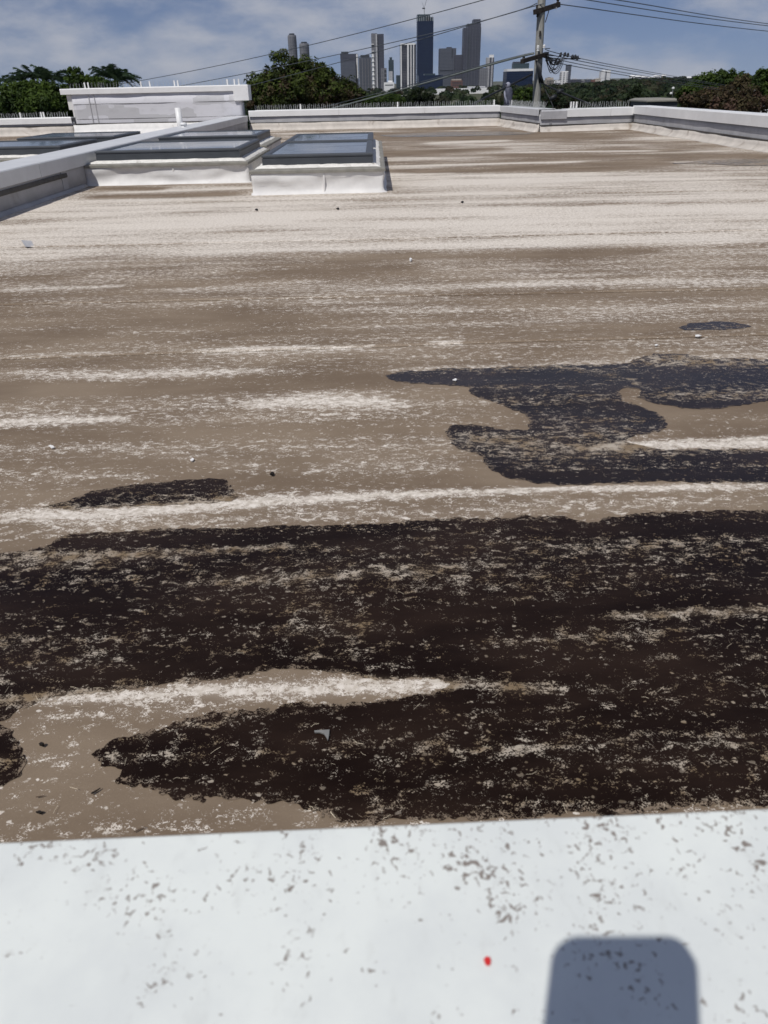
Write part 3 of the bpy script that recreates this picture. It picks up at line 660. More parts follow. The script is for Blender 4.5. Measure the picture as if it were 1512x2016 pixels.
# ------------------------------------------------------------------ bird spikes on the copings
rng = np.random.default_rng(5)
def spikes(label, A, B, z, step, h, tabs, seed=0, r=0.0035):
    A = np.array(A, float); B = np.array(B, float); L = float(np.linalg.norm(B-A)); root = empty('bird_spike_strip', (float(A[0]), float(A[1]), z))
    tag(root, label, 'bird spikes', 'bird spike strips on the parapets')
    m = MB(); u = (B-A)/L; nrm = np.array([-u[1], u[0]]); k = 0; s_ = 0.03; g = random.Random(seed)
    while s_ < L-0.03:
        for sd in (-1, 1):
            p = A+u*(s_+g.uniform(-.01, .01)); hh = h*g.uniform(0.85, 1.1); q = p+nrm*0.05*sd*g.uniform(0.3, 1)+u*g.uniform(-.02, .02)
            m.tube([(p[0], p[1], z), (q[0], q[1], z+hh)], [r, r*0.7], 3, False)
        s_ += step
    tag(m.build('spike_rows', M['spike'], root), kind='stuff')
    b = MB(); b.extrude([(-0.02, z-0.003), (-0.015, z+0.008), (0.015, z+0.008), (0.02, z-0.003)], A, B, nrm, 2); b.build('base_strip', M['spike'], root)
    for tpos in tabs:
        p = A+u*(L*tpos); MB().box((p[0], p[1], z+h*0.52), (0.034, 0.012, h*1.05), math.atan2(u[1], u[0])).build('white_tab', M['whitebit'], root)
    return root
spikes('bird spikes along the far parapet under the city skyline', (-3.3, 23.15), (3.35, 22.98), 0.487, 0.055, 0.125, (0.19, 0.59, 0.985), 1)
spikes('bird spikes on the short parapet behind the pole', (4.5, 19.5), (6.0, 19.75), 0.462, 0.06, 0.13, (0.03, 0.07, 0.12), 2)
spikes('bird spikes on the jutting parapet return', (3.62, 22.6), (3.98, 19.6), 0.478, 0.07, 0.13, (0.06,), 3)
spikes('bird spikes on the cap of the tall wall', (-8.3, 23.3), (-3.5, 23.2), 1.10, 0.085, 0.135, (0.09, 0.11, 0.41, 0.46, 0.60, 0.62, 0.90, 0.94, 0.965), 4, 0.003)
spikes('bird spikes on the low parapet at the far left', (-12.0, 23.25), (-8.4, 23.2), 0.428, 0.07, 0.13, (0.62, 0.78, 0.80), 5, 0.005)

# ------------------------------------------------------------------ grey bird decoy on the parapet corner
Yd = 22.92; b = atY(999, 206, Yd); s_ = 0.0137*1.0
dc = empty('bird_decoy', (b[0], Yd, 0.485)); tag(dc, 'grey upright bird shaped figure standing on the parapet corner', 'bird decoy')
def blob(prof, c, sx, sy, n=14):
    m = MB(); V = []
    for r_, z in prof:
        for k in range(n): an = 2*math.pi*k/n; V.append((c[0]+sx*r_*math.cos(an), c[1]+sy*r_*math.sin(an), c[2]+z))
    k_ = len(prof); F_ = [(i*n+k, i*n+(k+1) % n, (i+1)*n+(k+1) % n, (i+1)*n+k) for i in range(k_-1) for k in range(n)]+[tuple(range(n))[::-1], tuple(range((k_-1)*n, k_*n))]
    return m.add(V, F_)
blob([(0.075, 0), (0.10, 0.02), (0.105, 0.10), (0.11, 0.22), (0.105, 0.32), (0.085, 0.39), (0.06, 0.42)], (b[0]+.01, Yd, 0.485), 1.05, 0.9).build('body', M['decoy'], dc, True)
blob([(0.03, 0), (0.055, 0.02), (0.066, 0.055), (0.058, 0.10), (0.03, 0.125), (0.008, 0.132)], (b[0]-.015, Yd-0.01, 0.895), 1, 1).build('head', M['decoy_pale'], dc, True)
MB().tube([(b[0]-.06, Yd-.05, .965), (b[0]-.15, Yd-.09, .985)], [.022, .004], 6).build('beak', M['decoy'], dc, True)
MB().tube([(b[0]-.105, Yd-.06, .82), (b[0]-.095, Yd-.09, .70), (b[0]-.06, Yd-.10, .62), (b[0]-.045, Yd-.10, .52)], [.022, .026, .024, .02], 6).build('wing_stripe', M['decoy_pale'], dc, True)
MB().lathe((b[0]+.01, Yd, .485), [(.12, 0), (.12, .012), (.09, .02)], 14).build('base', M['decoy'], dc)

# ------------------------------------------------------------------ loose debris on the roof
def rz(x, y): return float(roof_z(np.array([x]), np.array([y]))[0])
def scrap(name, label, cat, pxpoly, mat, h=0.002, group=None, tilt=0.0):
    P_ = [at(x, y) for x, y in pxpoly]; c = np.mean(P_, 0); P_ = [c+(p-c)*(0.75 if mat == 'whitebit' else 1.0) for p in P_]; z0 = rz(c[0], c[1])+0.0042; n = len(P_); V = []
    x0 = min(p[0] for p in P_); x1 = max(p[0] for p in P_)
    for dz in (0, h):
        for p in P_: V.append((p[0], p[1], z0+dz+tilt*(p[0]-x0)/(x1-x0+1e-6)))
    F_ = [(k, (k+1) % n, n+(k+1) % n, n+k) for k in range(n)]+[tuple(range(n))[::-1], tuple(range(n, 2*n))]
    return tag(MB().add(V, F_).build(name, M[mat]), label, cat, group)
scrap('plastic_scrap', 'grey curved triangular plastic scrap lying on the largest wet patch', 'scrap', [(619,1443),(632,1442),(649,1441),(648,1452),(646,1462),(643,1456),(638,1449),(630,1446),(620,1446)], 'scrap', 0.003)
scrap('paper_scrap', 'white torn scrap on the dry roof at far left', 'scrap', [(95,880),(100,879),(107,881),(110,885),(103,887),(98,883)], 'whitebit', .003)
scrap('paper_scrap', 'white oblong crumb above the long narrow wet patch', 'scrap', [(374,909),(380,904),(384,907),(381,911),(375,912)], 'whitebit', .003)
scrap('paper_scrap', 'white crumb on the tip of the winding wet patch', 'scrap', [(889,752),(897,749),(901,751),(898,754)], 'whitebit', .004)
scrap('paper_scrap', 'white sliver on the tiny dark damp spot', 'scrap', [(1366,663),(1374,662),(1383,664),(1376,666),(1367,666)], 'whitebit', .004)
scrap('paper_scrap', 'pale pebble where the pale roof turns brown', 'scrap', [(805,515),(808,512),(812,514),(810,517),(806,517)], 'whitebit', .012)
scrap('paper_scrap', 'small white dot below the oval wet patch', 'scrap', [(1287,683),(1292,681),(1296,683),(1291,685)], 'whitebit', .004)
scrap('black_crumb', 'black crumb on the dry roof right of the long narrow patch', 'crumb', [(532,938),(536,934),(540,936),(538,939)], 'black', .006)
scrap('black_crumb', 'dark leaf fragment by the wet patch at lower left', 'crumb', [(72,1603),(80,1600),(86,1603),(80,1606)], 'black', .003)
for px in ((84,1471,'dark curled leaf bit left of the wet tip'), (505,414,'dark speck in front of the nearest skylight'), (665,412,'dark speck right of the one before the skylight'), (910,399,'dark speck in the middle of the pale roof')):
    x_, y_, l_ = px; k_ = 3 if y_ < 600 else 5
    scrap('dark_leaf', l_, 'leaf', [(x_-k_, y_), (x_, y_-k_*.6), (x_+k_, y_-1), (x_+k_*.4, y_+k_*.5)], 'black', .006)
def stick(label, pts, r_, mat):
    P_ = [at(x, y) for x, y in pts]; V = [(p[0], p[1], rz(p[0], p[1])+0.004+r_) for p in P_]
    return tag(MB().tube(V, [r_]*(len(V)-1)+[r_*.5], 6).build('twig', M[mat]), label, 'twig', 'small twigs on the roof')
stick('thick dark twig beside the pointed wet tip', [(181,1566),(190,1561),(199,1555)], .0016, 'black')
stick('thin brown twig lying near the white parapet', [(265,1641),(275,1636),(288,1631)], .0009, 'twig')
stick('pale straw at the lower edge of the largest wet patch', [(651,1602),(656,1608),(661,1614)], .0008, 'straw')
stick('flat brown twig at lower left', [(72,1572),(80,1571),(89,1569)], .0009, 'twig')
g = random.Random(9); m = MB()
for k in range(130):
    x_ = g.uniform(-0.8, 0.8); y_ = 0.72*math.exp(g.uniform(0, 1.05)); an = g.gauss(0.2, 0.9); l_ = g.uniform(.003, .011); c_ = g.uniform(-.5, .5)
    pts = []
    for q in (-1, 0, 1):
        xx = x_+q*l_*math.cos(an)-abs(q)*c_*l_*math.sin(an); yy = y_+q*l_*math.sin(an)+abs(q)*c_*l_*math.cos(an); pts.append((xx, yy, rz(xx, yy)+.0045+.0015*g.random()))
    m.tube(pts, g.uniform(.0002, .0004), 3, False)
tag(m.build('dry_clippings', M['straw']), 'fine dry plant clippings strewn over the near roof', 'clippings', kind='stuff')
# lifted square flap
m = MB(); V = []
for (px_, py_), by in (((41.5,472.5), (41.5,474)), ((62,474), (62,475)), ((68,486.5), (68,487)), ((50,485.5), (49,490))):
    q = atY(px_, py_, float(at(*by)[1])); V.append(q)
V = V+[v-np.array([0, 0, .003]) for v in V]
m.add(V, [(0,1,2,3),(7,6,5,4),(0,4,5,1),(1,5,6,2),(2,6,7,3),(3,7,4,0)])
tag(m.build('membrane_flap', M['membrane_grey']), 'small grey square flap lifted from the roof at far left', 'flap')

# ------------------------------------------------------------------ utility pole
YP = 31.0; pole = empty('utility_pole', tuple(float(v) for v in (atY(1055, 210, YP)[0], YP, GZ)))
tag(pole, 'weathered grey timber power pole behind the parapet', 'pole')
b0 = atY(1055.5, 210, YP); b1 = atY(1066.5, 0, YP); dv_ = (b1-b0); 
def poleat(py): return b0+dv_*((210-py)/210.0)
pb = b0-dv_*((b0[2]-GZ)/dv_[2]); pt = b0+dv_*1.35
ppx = pxm(YP)
m = MB(); N = 26; pts = [pb+(pt-pb)*i/N for i in range(N+1)]
m.tube(pts, [ppx*(9.4-2.2*i/N) for i in range(N+1)], 18); m.build('shaft', M['timber'], pole, True)
def bar3(pa, pbx, w, h):
    m = MB(); a_ = np.array(pa); b_ = np.array(pbx); d = b_-a_; L = np.linalg.norm(d); x_ = d/L; y_ = np.cross([0, 0, 1.0], x_); y_ /= np.linalg.norm(y_); z_ = np.cross(x_, y_)
    return m.box((a_+b_)/2, (L, w, h), M=np.stack([x_, y_, z_], 1))
bar3(atY(1027, 121, YP-0.9), atY(1078, 106, YP+0.15), .11, .13).build('crossarm', M['dark_timber'], pole)
bar3(atY(1052, 24, YP-.3), atY(1101, 9, YP+.35), .12, .15).build('crossarm', M['dark_timber'], pole)
MB().tube([atY(1083, 13, YP+.1), atY(1073.5, 44, YP-.1)], .016, 5).build('brace', M['dark_timber'], pole)
ins_prof = [(.02, 0), (.055, .01), (.05, .035), (.03, .05), (.05, .065), (.045, .09), (.02, .11)]
for x_, y_, dY in ((1059, 101, -.25), (1071, 95, -.1), (1059, 96.5, -.25)): MB().lathe(atY(x_, y_, YP+dY), ins_prof, 10).build('insulator', M['porcelain'], pole, True)
for x_, y_, dY in ((1098, 6, .3), (1098, 1, .3)): MB().lathe(atY(x_, y_, YP+dY), ins_prof, 10).build('insulator', M['dark_timber'], pole, True)
MB().tube([atY(1095, 14, YP+.2), atY(1095, 18, YP+.2)], .025, 6).build('bolt', M['steel'], pole)
m = MB()
for q in range(9):
    x0 = 1055+q*1.1; m.tube([atY(x0, 118+q, YP-.32), atY(x0+2, 132+q*2, YP-.34), atY(x0+5, 146+q*1.5, YP-.34), atY(x0+8-(q % 3), 164, YP-.3)], .022, 5)
m.build('cable_bundle', M['cable'], pole, True)
for q, (x_, y_) in enumerate(((1056, 15), (1057, 28), (1062, 66))): MB().box(atY(x_+1, y_, YP-.14), (.05, .1, .16)).build('bracket', M['dark_timber'], pole)
m = MB(); g = random.Random(3)
for q in range(13):
    xa, ya = 1074+g.uniform(-2, 4), 106+g.uniform(-4, 14); xb, yb = 1084+g.uniform(0, 30), 112+g.uniform(-4, 9); sag = g.uniform(8, 36)
    m.tube([atY(xa+(xb-xa)*i/8, ya+(yb-ya)*i/8+sag*4*(i/8)*(1-i/8), YP+.1*g.random()) for i in range(9)], .012, 4, False)
m.build('loose_cables', M['cable'], pole, True)
m = MB(); m.tube([atY(1070, 113, YP), atY(1102, 116, YP+.3), atY(1142, 115.5, YP+.7)], .018, 5); m.build('spreader_line', M['cable'], pole)
for q, (x_, y_) in enumerate(((1103,107),(1111,107),(1117,108),(1126,111.5),(1131.5,111.5),(1136,113.5),(1076,117),(1085,119),(1093,121),(1098,123),(1030,114))):
    c = atY(x_, y_, YP+.2+.03*q); MB().lathe(c-np.array([0, 0, .07]), [(.018, 0), (.05, .02), (.055, .045), (.03, .06), (.055, .08), (.045, .105), (.02, .14)], 8, axis=(0.3, 0.2, 1)).build('insulator', M['cable'], pole, True)

def wire(label, pts, r_=0.014, mat='wire', N=26, cat='wire'):
    """pts: (px, py, depth) control points, smoothly joined"""
    pts = np.array(pts, float); tt = np.linspace(0, 1, len(pts)); P3 = np.array([atY(*p) for p in pts])
    deg = min(len(pts)-1, 3); co = [np.polyfit(tt, P3[:, k], deg) for k in range(3)]
    u = np.linspace(0, 1, N); C = np.stack([np.polyval(c, u) for c in co], 1)
    return tag(MB().tube([c for c in C], r_, 5).build('overhead_wire', M[mat], None, True), label, cat, 'overhead wires')
wire('uppermost overhead wire crossing the sky to the left', [(-40,201,62),(128,180,57),(285,158,52),(440,127,47),(800,43,37),(1060,-32,31)], .016)
wire('second overhead wire sloping left from the pole top', [(-40,224,62),(145,203,57),(440,156,48),(800,75,38),(1058,7,31)], .016)
wire('third overhead wire sloping left across the tree', [(300,215,57),(488,169,50),(678,120,43),(785,91,39),(1000,26,32.5),(1058,11,31)], .016)
wire('thick grey green cable sloping down left from the crossarm', [(560,238,52),(678,206,46),(800,175,40),(900,146,36),(1000,117,32.5),(1050,106,31)], .034, 'wire_grey')
wire('thin cable just above the thick grey green one', [(560,229,52),(678,200,46),(800,170,40),(900,142,36),(1000,115.5,32.5),(1050,104,31)], .016, 'wire')
wire('dark cable dropping left behind the bird decoy', [(930,206,27),(960,190,28.5),(1000,170,30),(1047,146,31)], .036, 'cable')
wire('dark cable sagging right from the pole to the roof edge', [(1067,163,31),(1085,172,30.5),(1103,181,30),(1145,198,29),(1190,216,28)], .032, 'cable')
wire('thin dark drop wire right of the pole foot', [(1070,168,31),(1076,182,30.8),(1083,196,30.6),(1090,214,30.4)], .016, 'cable')
c = atY(1103, 182, 30.0); jb = MB(); jb.lathe(c-np.array([.12, 0, .02]), [(.03, 0), (.08, .05), (.095, .12), (.06, .2), (.02, .26)], 8, axis=(1, 0, .45)); jb.lathe(c-np.array([.36, 0, .22]), [(.03, 0), (.08, .06), (.09, .2), (.03, .28)], 8, axis=(1, 0, .5))
tag(jb.build('cable_joint', M['cable'], None, True), 'black lumpy cable joint hanging on the sagging dark cable', 'joint')
wire('lowest of the three high wires leaving the pole to the right', [(1099,8,31.3),(1250,29,35),(1400,49,40),(1560,66,46)], .016)
wire('middle of the three high wires at upper right', [(1120,-6,31.5),(1250,15,35),(1400,37,40),(1560,56,46)], .016)
wire('top wire of the three at upper right', [(1160,-8,31.5),(1300,14,35),(1400,31,40),(1560,53,46)], .016)
wire('upper low wire running right from the dark insulators', [(1070,93,31.1),(1142,114,32),(1250,136,44),(1330,151,56),(1489,178,74),(1560,190,82)], .014)
wire('second low wire running right from the dark insulators', [(1068,101,31.1),(1142,119,32),(1250,140,44),(1330,155,56),(1489,180,74),(1560,192,82)], .014)
wire('third low wire running right below the insulators', [(1080,108,31.1),(1135,124,32),(1250,146,44),(1330,161,56),(1489,184,74),(1560,194,82)], .014)
wire('fourth low wire running right below the insulators', [(1080,116,31.1),(1135,130,32),(1250,151,44),(1330,165,56),(1489,187,74),(1560,197,82)], .014)
YQ = 74.0; q0 = atY(1489, 170, YQ); fp_ = empty('utility_pole', (q0[0], YQ, GZ)); tag(fp_, 'far pale pole top among the trees on the right', 'pole')
MB().tube([(q0[0], YQ, GZ), (q0[0], YQ, q0[2])], [.17, .13], 10).build('shaft', M['timber'], fp_, True)
MB().box((q0[0], YQ-.1, q0[2]-.35), (1.3, .1, .12)).build('crossarm', M['steel'], fp_)

# ------------------------------------------------------------------ trees
def leaf_material(name, dark, light, dry=None, trans=0.35):
    t = NT(name); a_ = t.attr('tint')
    c = t.mix(t.rng(a_, 0.15, 0.85, smooth=False), dark+(1,), light+(1,))
    if dry: c = t.mix(t.rng(t.attr('dryness'), 0.52, 0.76), c, t.mix(t.rng(a_, .1, .9), tuple(v*.6 for v in dry)+(1,), dry+(1,)))
    t.setin(t.b.inputs['Base Color'], c); t.b.inputs['Roughness'].default_value = 0.6; t.b.inputs['Specular IOR Level'].default_value = 0.15
    tr = t.new('ShaderNodeBsdfTranslucent'); t.l.new(c, tr.inputs['Color']); mx = t.new('ShaderNodeMixShader'); mx.inputs[0].default_value = trans
    t.l.new(t.b.outputs[0], mx.inputs[1]); t.l.new(tr.outputs[0], mx.inputs[2]); t.l.new(mx.outputs[0], t.out.inputs['Surface'])
    return t.m
M['leaf_fig'] = leaf_material('fig_leaves', (.016, .024, .008), (.085, .115, .022), (.085, .062, .035))
M['leaf_green'] = leaf_material('green_leaves', (.020, .038, .010), (.080, .125, .022))
M['leaf_dark'] = leaf_material('dark_leaves', (.008, .014, .006), (.030, .046, .016))
M['leaf_brown'] = leaf_material('reddish_brown_leaves', (.026, .020, .012), (.10, .082, .040), (.13, .080, .058))
M['leaf_palm'] = leaf_material('palm_leaflets', (.016, .036, .018), (.075, .115, .062))
M['leaf_wood'] = leaf_material('woodland_leaves', (.014, .026, .012), (.050, .072, .030), (.060, .052, .030))
M['bark'] = plain('brown_bark', (.10, .075, .055), .9, .1, 0, .3, 3, aniso=(4, 4, .6))
def leaf_cloud(name, centres, radii, nleaf, size, seed, mat, parent, gap=0.0, upbias=0.5, sizes=None):
    g = np.random.default_rng(seed); C = np.array(centres, float); Rr = np.array(radii, float)
    w = (Rr[:, 0]*Rr[:, 1]+Rr[:, 0]*Rr[:, 2]+Rr[:, 1]*Rr[:, 2]); w = w/w.sum(); 
    # sub clumps spread over every lobe
    nsub = max(len(C)*4, int(nleaf/42)); li = g.choice(len(C), nsub, p=w)
    d = g.normal(size=(nsub, 3)); d /= np.linalg.norm(d, axis=1)[:, None]; rr = g.uniform(0.45, 1.02, nsub)**0.6
    sc = C[li]+d*Rr[li]*rr[:, None]; srad = Rr[li].mean(1)*g.uniform(0.16, 0.34, nsub)
    stint = np.clip(g.normal(.45, .20, nsub)+0.22*d[:, 2], 0, 1); sdry = g.uniform(0, 1, nsub)*0.7+0.3*(1-(d[:, 2]+1)/2)
    k = g.integers(0, nsub, nleaf); off = g.normal(size=(nleaf, 3)); off /= np.linalg.norm(off, axis=1)[:, None]; off *= g.uniform(0.2, 1, nleaf)[:, None]**0.5
    P_ = sc[k]+off*srad[k][:, None]
    nr = off*0.6+d[k]*0.5+g.normal(size=(nleaf, 3))*0.6+np.array([0, 0, upbias]); nr /= np.linalg.norm(nr, axis=1)[:, None]
    ta = np.cross(nr, g.normal(size=(nleaf, 3))); ta /= (np.linalg.norm(ta, axis=1)[:, None]+1e-9); bi = np.cross(nr, ta)
    s = size*g.uniform(.6, 1.3, nleaf)[:, None]
    V = np.stack([P_-ta*s, P_+bi*s*.45, P_+ta*s+nr*s*.15, P_-bi*s*.45], 1).reshape(-1, 3)
    Fq = np.arange(nleaf*4).reshape(-1, 4)
    ti = np.clip(stint[k]+g.normal(0, .12, nleaf), 0, 1)
    me = np_mesh(name, V, [Fq], {'tint': np.repeat(ti, 4), 'dryness': np.repeat(sdry[k], 4)})
    return link(name, me, M[mat], parent)
def tree(label, lobes, Y, nleaf, leaf_px, mat, seed, name='tree', trunk_px=None, group='trees beyond the roof', deep=0.8):
    """lobes: (px, py, half width px, half height px, depth offset in half widths)"""
    k = pxm(Y); C, Rr = [], []
    for x_, y_, rx, ry, dz in lobes:
        c = atY(x_, y_, Y+dz*rx*k); C.append(c); Rr.append((rx*k, rx*k*deep, ry*k))
    base = np.mean(C, 0); root = empty(name, (float(base[0]), float(base[1]), GZ)); tag(root, label, 'tree', group)
    leaf_cloud('crown', C, Rr, nleaf, leaf_px*k, seed, mat, root)
    m = MB(); tr = max(0.12, abs(max(r[0] for r in Rr))*0.07); top = np.array([base[0], base[1], min(c[2] for c in C)])
    fork = np.array([base[0], base[1], GZ+(top[2]-GZ)*0.6])
    m.tube([(base[0], base[1], GZ-.2), fork*0.5+np.array([base[0], base[1], GZ])*0.5, fork], [tr*1.4, tr, tr*.85], 9)
    for c in C: m.tube([fork, fork*.5+np.array(c)*.5+np.array([0, 0, .15]), np.array(c)], [tr*.6, tr*.35, tr*.12], 6)
    m.build('trunk', M['bark'], root, True)
    return root
tree('large dense fig tree with browning leaves left of the skyline', [(560,146,36,40,0),(600,150,42,30,.1),(520,175,36,30,0),(585,185,60,36,-.1),(650,180,52,32,0),(690,190,30,20,.1),(630,158,34,28,.2),(545,195,50,26,-.2),(500,190,22,26,0)], 62, 30000, 3.6, 'leaf_fig', 11, name='fig_tree')
tree('bright green bushy tree at the right edge', [(1420,165,34,24,0),(1385,175,34,24,0),(1450,170,30,24,.2),(1360,190,26,20,0)], 78, 15000, 3.2, 'leaf_green', 12)
tree('reddish brown tree in front of the green one at right', [(1420,195,50,20,0),(1460,180,34,26,0),(1375,200,36,14,0),(1490,205,26,16,0),(1440,210,60,16,-.2)], 66, 15000, 3.4, 'leaf_brown', 13)
tree('dark green tree cut by the right edge of the picture', [(1512,160,30,24,0),(1520,185,34,24,0),(1535,150,30,20,.2),(1560,180,30,30,0)], 70, 11000, 3.2, 'leaf_green', 14)
tree('nearly black conical tree standing before the green hillside', [(1252,184,12,14,0),(1248,195,18,12,0),(1262,195,14,12,0),(1254,173,7,8,0)], 120, 5000, 2.0, 'leaf_dark', 15)
tree('low dark shrub left of the black conical tree', [(1195,200,14,9,0),(1182,204,10,6,0),(1210,204,8,6,0)], 110, 2600, 2.0, 'leaf_dark', 16)
tree('dark round tree below the white striped tower', [(826,187,20,14,0),(812,195,16,12,0),(846,195,18,12,0)], 190, 4500, 2.0, 'leaf_dark', 17)
tree('bright green tree between the bird decoy and the pole', [(1032,190,22,14,0),(1012,198,16,10,0),(1046,182,14,10,0),(1045,200,16,10,0)], 130, 6000, 2.0, 'leaf_green', 18)
tree('olive bush right of the pole behind the spikes', [(1085,195,18,12,0),(1110,200,26,10,0),(1145,200,22,9,0)], 120, 5000, 2.2, 'leaf_wood', 19)
tree('green shrub mass right of the fig tree', [(730,200,26,10,0),(770,198,30,10,0),(700,205,20,8,0)], 140, 6000, 2.0, 'leaf_green', 20)
tree('broad leafed tree at the far left edge', [(25,195,32,28,0),(70,194,40,28,0),(110,196,36,26,0),(45,174,22,14,0),(10,215,20,16,0),(90,210,60,24,-.1),(85,172,18,12,0),(128,205,26,26,0)], 48, 21000, 3.8, 'leaf_green', 21)
tree('feathery bush between the palms at the left', [(148,148,17,13,0),(150,162,22,12,0),(178,162,24,10,0),(200,165,30,9,0)], 46, 7000, 3.2, 'leaf_green', 22)

# palms: every frond is a part
def frond_mesh(L, droop, seed, nl=34):
    g = random.Random(seed); m = MB(); pts = []
    for i in range(13):
        u = i/12; pts.append(np.array([L*(u-0.18*droop*u*u), 0, L*(0.55*u-droop*u*u)]))
    m.tube(pts, [L*.012*(1-u/14) for u in range(13)], 4, False)
    for i in range(nl):
        u = 0.12+0.87*i/nl; k = u*12; a_ = pts[int(k)]*(1-(k % 1))+pts[min(12, int(k)+1)]*(k % 1); ll = L*.30*math.sin(math.pi*min(1, .18+u*.86))**.7*g.uniform(.85, 1.1)
        for sd in (-1, 1):
            tip = a_+np.array([ll*.55, sd*ll*.75, -ll*.28+g.uniform(-.05, .05)*L]); mid = (a_+tip)/2+np.array([0, 0, ll*.10]); w = np.array([L*.012, 0, L*.004])
            m.add([a_-w, a_+w, mid+w*1.1, tip, mid-w*1.1], [(0, 1, 2, 4), (4, 2, 3)])
    me = bpy.data.meshes.new('frond'); me.from_pydata(m.v, [], m.f)
    at_ = me.attributes.new('tint', 'FLOAT', 'POINT'); at_.data.foreach_set('value', [g.uniform(.2, .8) for _ in m.v])
    me.materials.append(M['leaf_palm']); return me
def palm(label, px, py, Y, L, az, seed, n=14):
    c = atY(px, py, Y); root = empty('palm_tree', (float(c[0]), float(c[1]), GZ)); tag(root, label, 'palm', 'palms on the left')
    MB().tube([(c[0], c[1], GZ), (c[0]+.1, c[1], (GZ+c[2])/2), (c[0], c[1], c[2])], [.22, .17, .14], 10).build('trunk', M['bark'], root, True)
    meshes = [frond_mesh(L, d, seed+i) for i, d in enumerate((.45, .8, 1.15))]; g = random.Random(seed)
    for i in range(n):
        o = link('frond', meshes[i % 3], None, root); o.location = (0, 0, c[2]-GZ)
        o.rotation_euler = (g.uniform(-.3, .3), -(.15+.75*((i*7) % n)/n)*g.uniform(.6, 1.1)+.15, az+i*2.39996)
    return root
palm('palm with a fan of arching fronds right of the leafy clump', 226, 158, 51, 1.75, .4, 31, 18)
palm('palm with drooping fronds in the middle of the leafy clump', 104, 160, 52, 1.75, 1.1, 41, 15)
palm('palm with a folded frond rising left of the clump', 64, 156, 52, 1.5, 2.0, 51, 13)
palm('leaning palm frond cluster at the far left', 30, 164, 52, 1.6, 2.9, 61, 10)

# ------------------------------------------------------------------ woodland, hillside, far ridge
g = np.random.default_rng(77)
def hill_h(x, Y):
    r_ = np.clip((np.asarray(x, float)/np.asarray(Y, float)-0.20)/0.14, 0, 1); s2 = r_*r_*(3-2*r_)
    return GZ+s2*np.clip((np.asarray(Y, float)-350)/900, 0, 1)*6
Xg = np.concatenate([np.linspace(-900, 60, 8), np.linspace(100, 1800, 60)]); Yg = np.linspace(300, 2400, 60); XX, YY = np.meshgrid(Xg, Yg)
nx = len(Xg); i = np.arange(len(Yg)-1)[:, None]*nx+np.arange(nx-1)[None, :]; Fq = np.stack([i, i+1, i+nx+1, i+nx], -1).reshape(-1, 4)
hz_ = hill_h(XX, YY)+0.05+np.clip(2400-YY, 0, 300)/300*0
me = np_mesh('hillside', np.stack([XX.ravel(), YY.ravel(), hz_.ravel()], 1), [Fq]); tag(link('hillside', me, M['ground'], smooth=True), 'wooded hillside rising to the right', kind='structure')
C, Rr = [], []
for k in range(2600):
    Y_ = 130*math.exp(g.uniform(0, 2.9)); x_ = g.uniform(-.52, .52)*Y_*1.25
    if k > 1500: x_ = g.uniform(.08, .52)*Y_*1.25; Y_ = 300+1500*g.uniform(0, 1)**.7; x_ = g.uniform(.16, .60)*Y_
    r_ = g.uniform(2.4, 5.0)*(1+Y_/4000); h_ = g.uniform(2.4, 3.8)*(1+Y_/6000); zb = float(hill_h(x_, Y_))
    C.append((x_, Y_, zb+h_*.9+ (1.0 if Y_ < 400 else g.uniform(0, 2.5)))); Rr.append((r_, r_, h_))
C = np.array(C); Rr = np.array(Rr); V, T, D = [], [], []
per = 90
for k in range(len(C)):
    d = g.normal(size=(per, 3)); d /= np.linalg.norm(d, axis=1)[:, None]; d[:, 2] = np.abs(d[:, 2])*1.0-0.15
    P_ = C[k]+d*Rr[k]*g.uniform(.75, 1.05, per)[:, None]
    nr = d+g.normal(size=(per, 3))*.5; nr /= np.linalg.norm(nr, axis=1)[:, None]; ta = np.cross(nr, g.normal(size=(per, 3))); ta /= np.linalg.norm(ta, axis=1)[:, None]; bi = np.cross(nr, ta); s = (Rr[k][0]*.30*g.uniform(.6, 1.3, per))[:, None]
    V.append(np.stack([P_-ta*s, P_+bi*s*.7, P_+ta*s, P_-bi*s*.7], 1).reshape(-1, 3)); b_ = g.uniform(.1, .8)
    T.append(np.repeat(np.clip(b_+g.normal(0, .15, per), 0, 1), 4)); D.append(np.full(per*4, g.uniform(0, .8)))
V = np.concatenate(V); me = np_mesh('woodland', V, [np.arange(len(V)).reshape(-1, 4)], {'tint': np.concatenate(T), 'dryness': np.concatenate(D)})
tag(link('woodland', me, M['leaf_wood']), 'dark green treetops filling the valley towards the city', 'woodland', kind='stuff')
xs_ = np.linspace(-9000, 9000, 160); top = 10+38*fbm(xs_/1500, xs_*0, 5, 4)
V = np.concatenate([np.stack([xs_, np.full(160, 12000.0), np.full(160, GZ)], 1), np.stack([xs_, np.full(160, 12350.0), top], 1), np.stack([xs_, np.full(160, 13500.0), np.full(160, GZ)], 1)])
i = np.arange(2)[:, None]*160+np.arange(159)[None, :]; Fq = np.stack([i, i+1, i+161, i+160], -1).reshape(-1, 4)
tag(link('hills', np_mesh('hills', V, [Fq]), M['ground'], smooth=True), 'low distant ridge on the horizon', kind='structure')

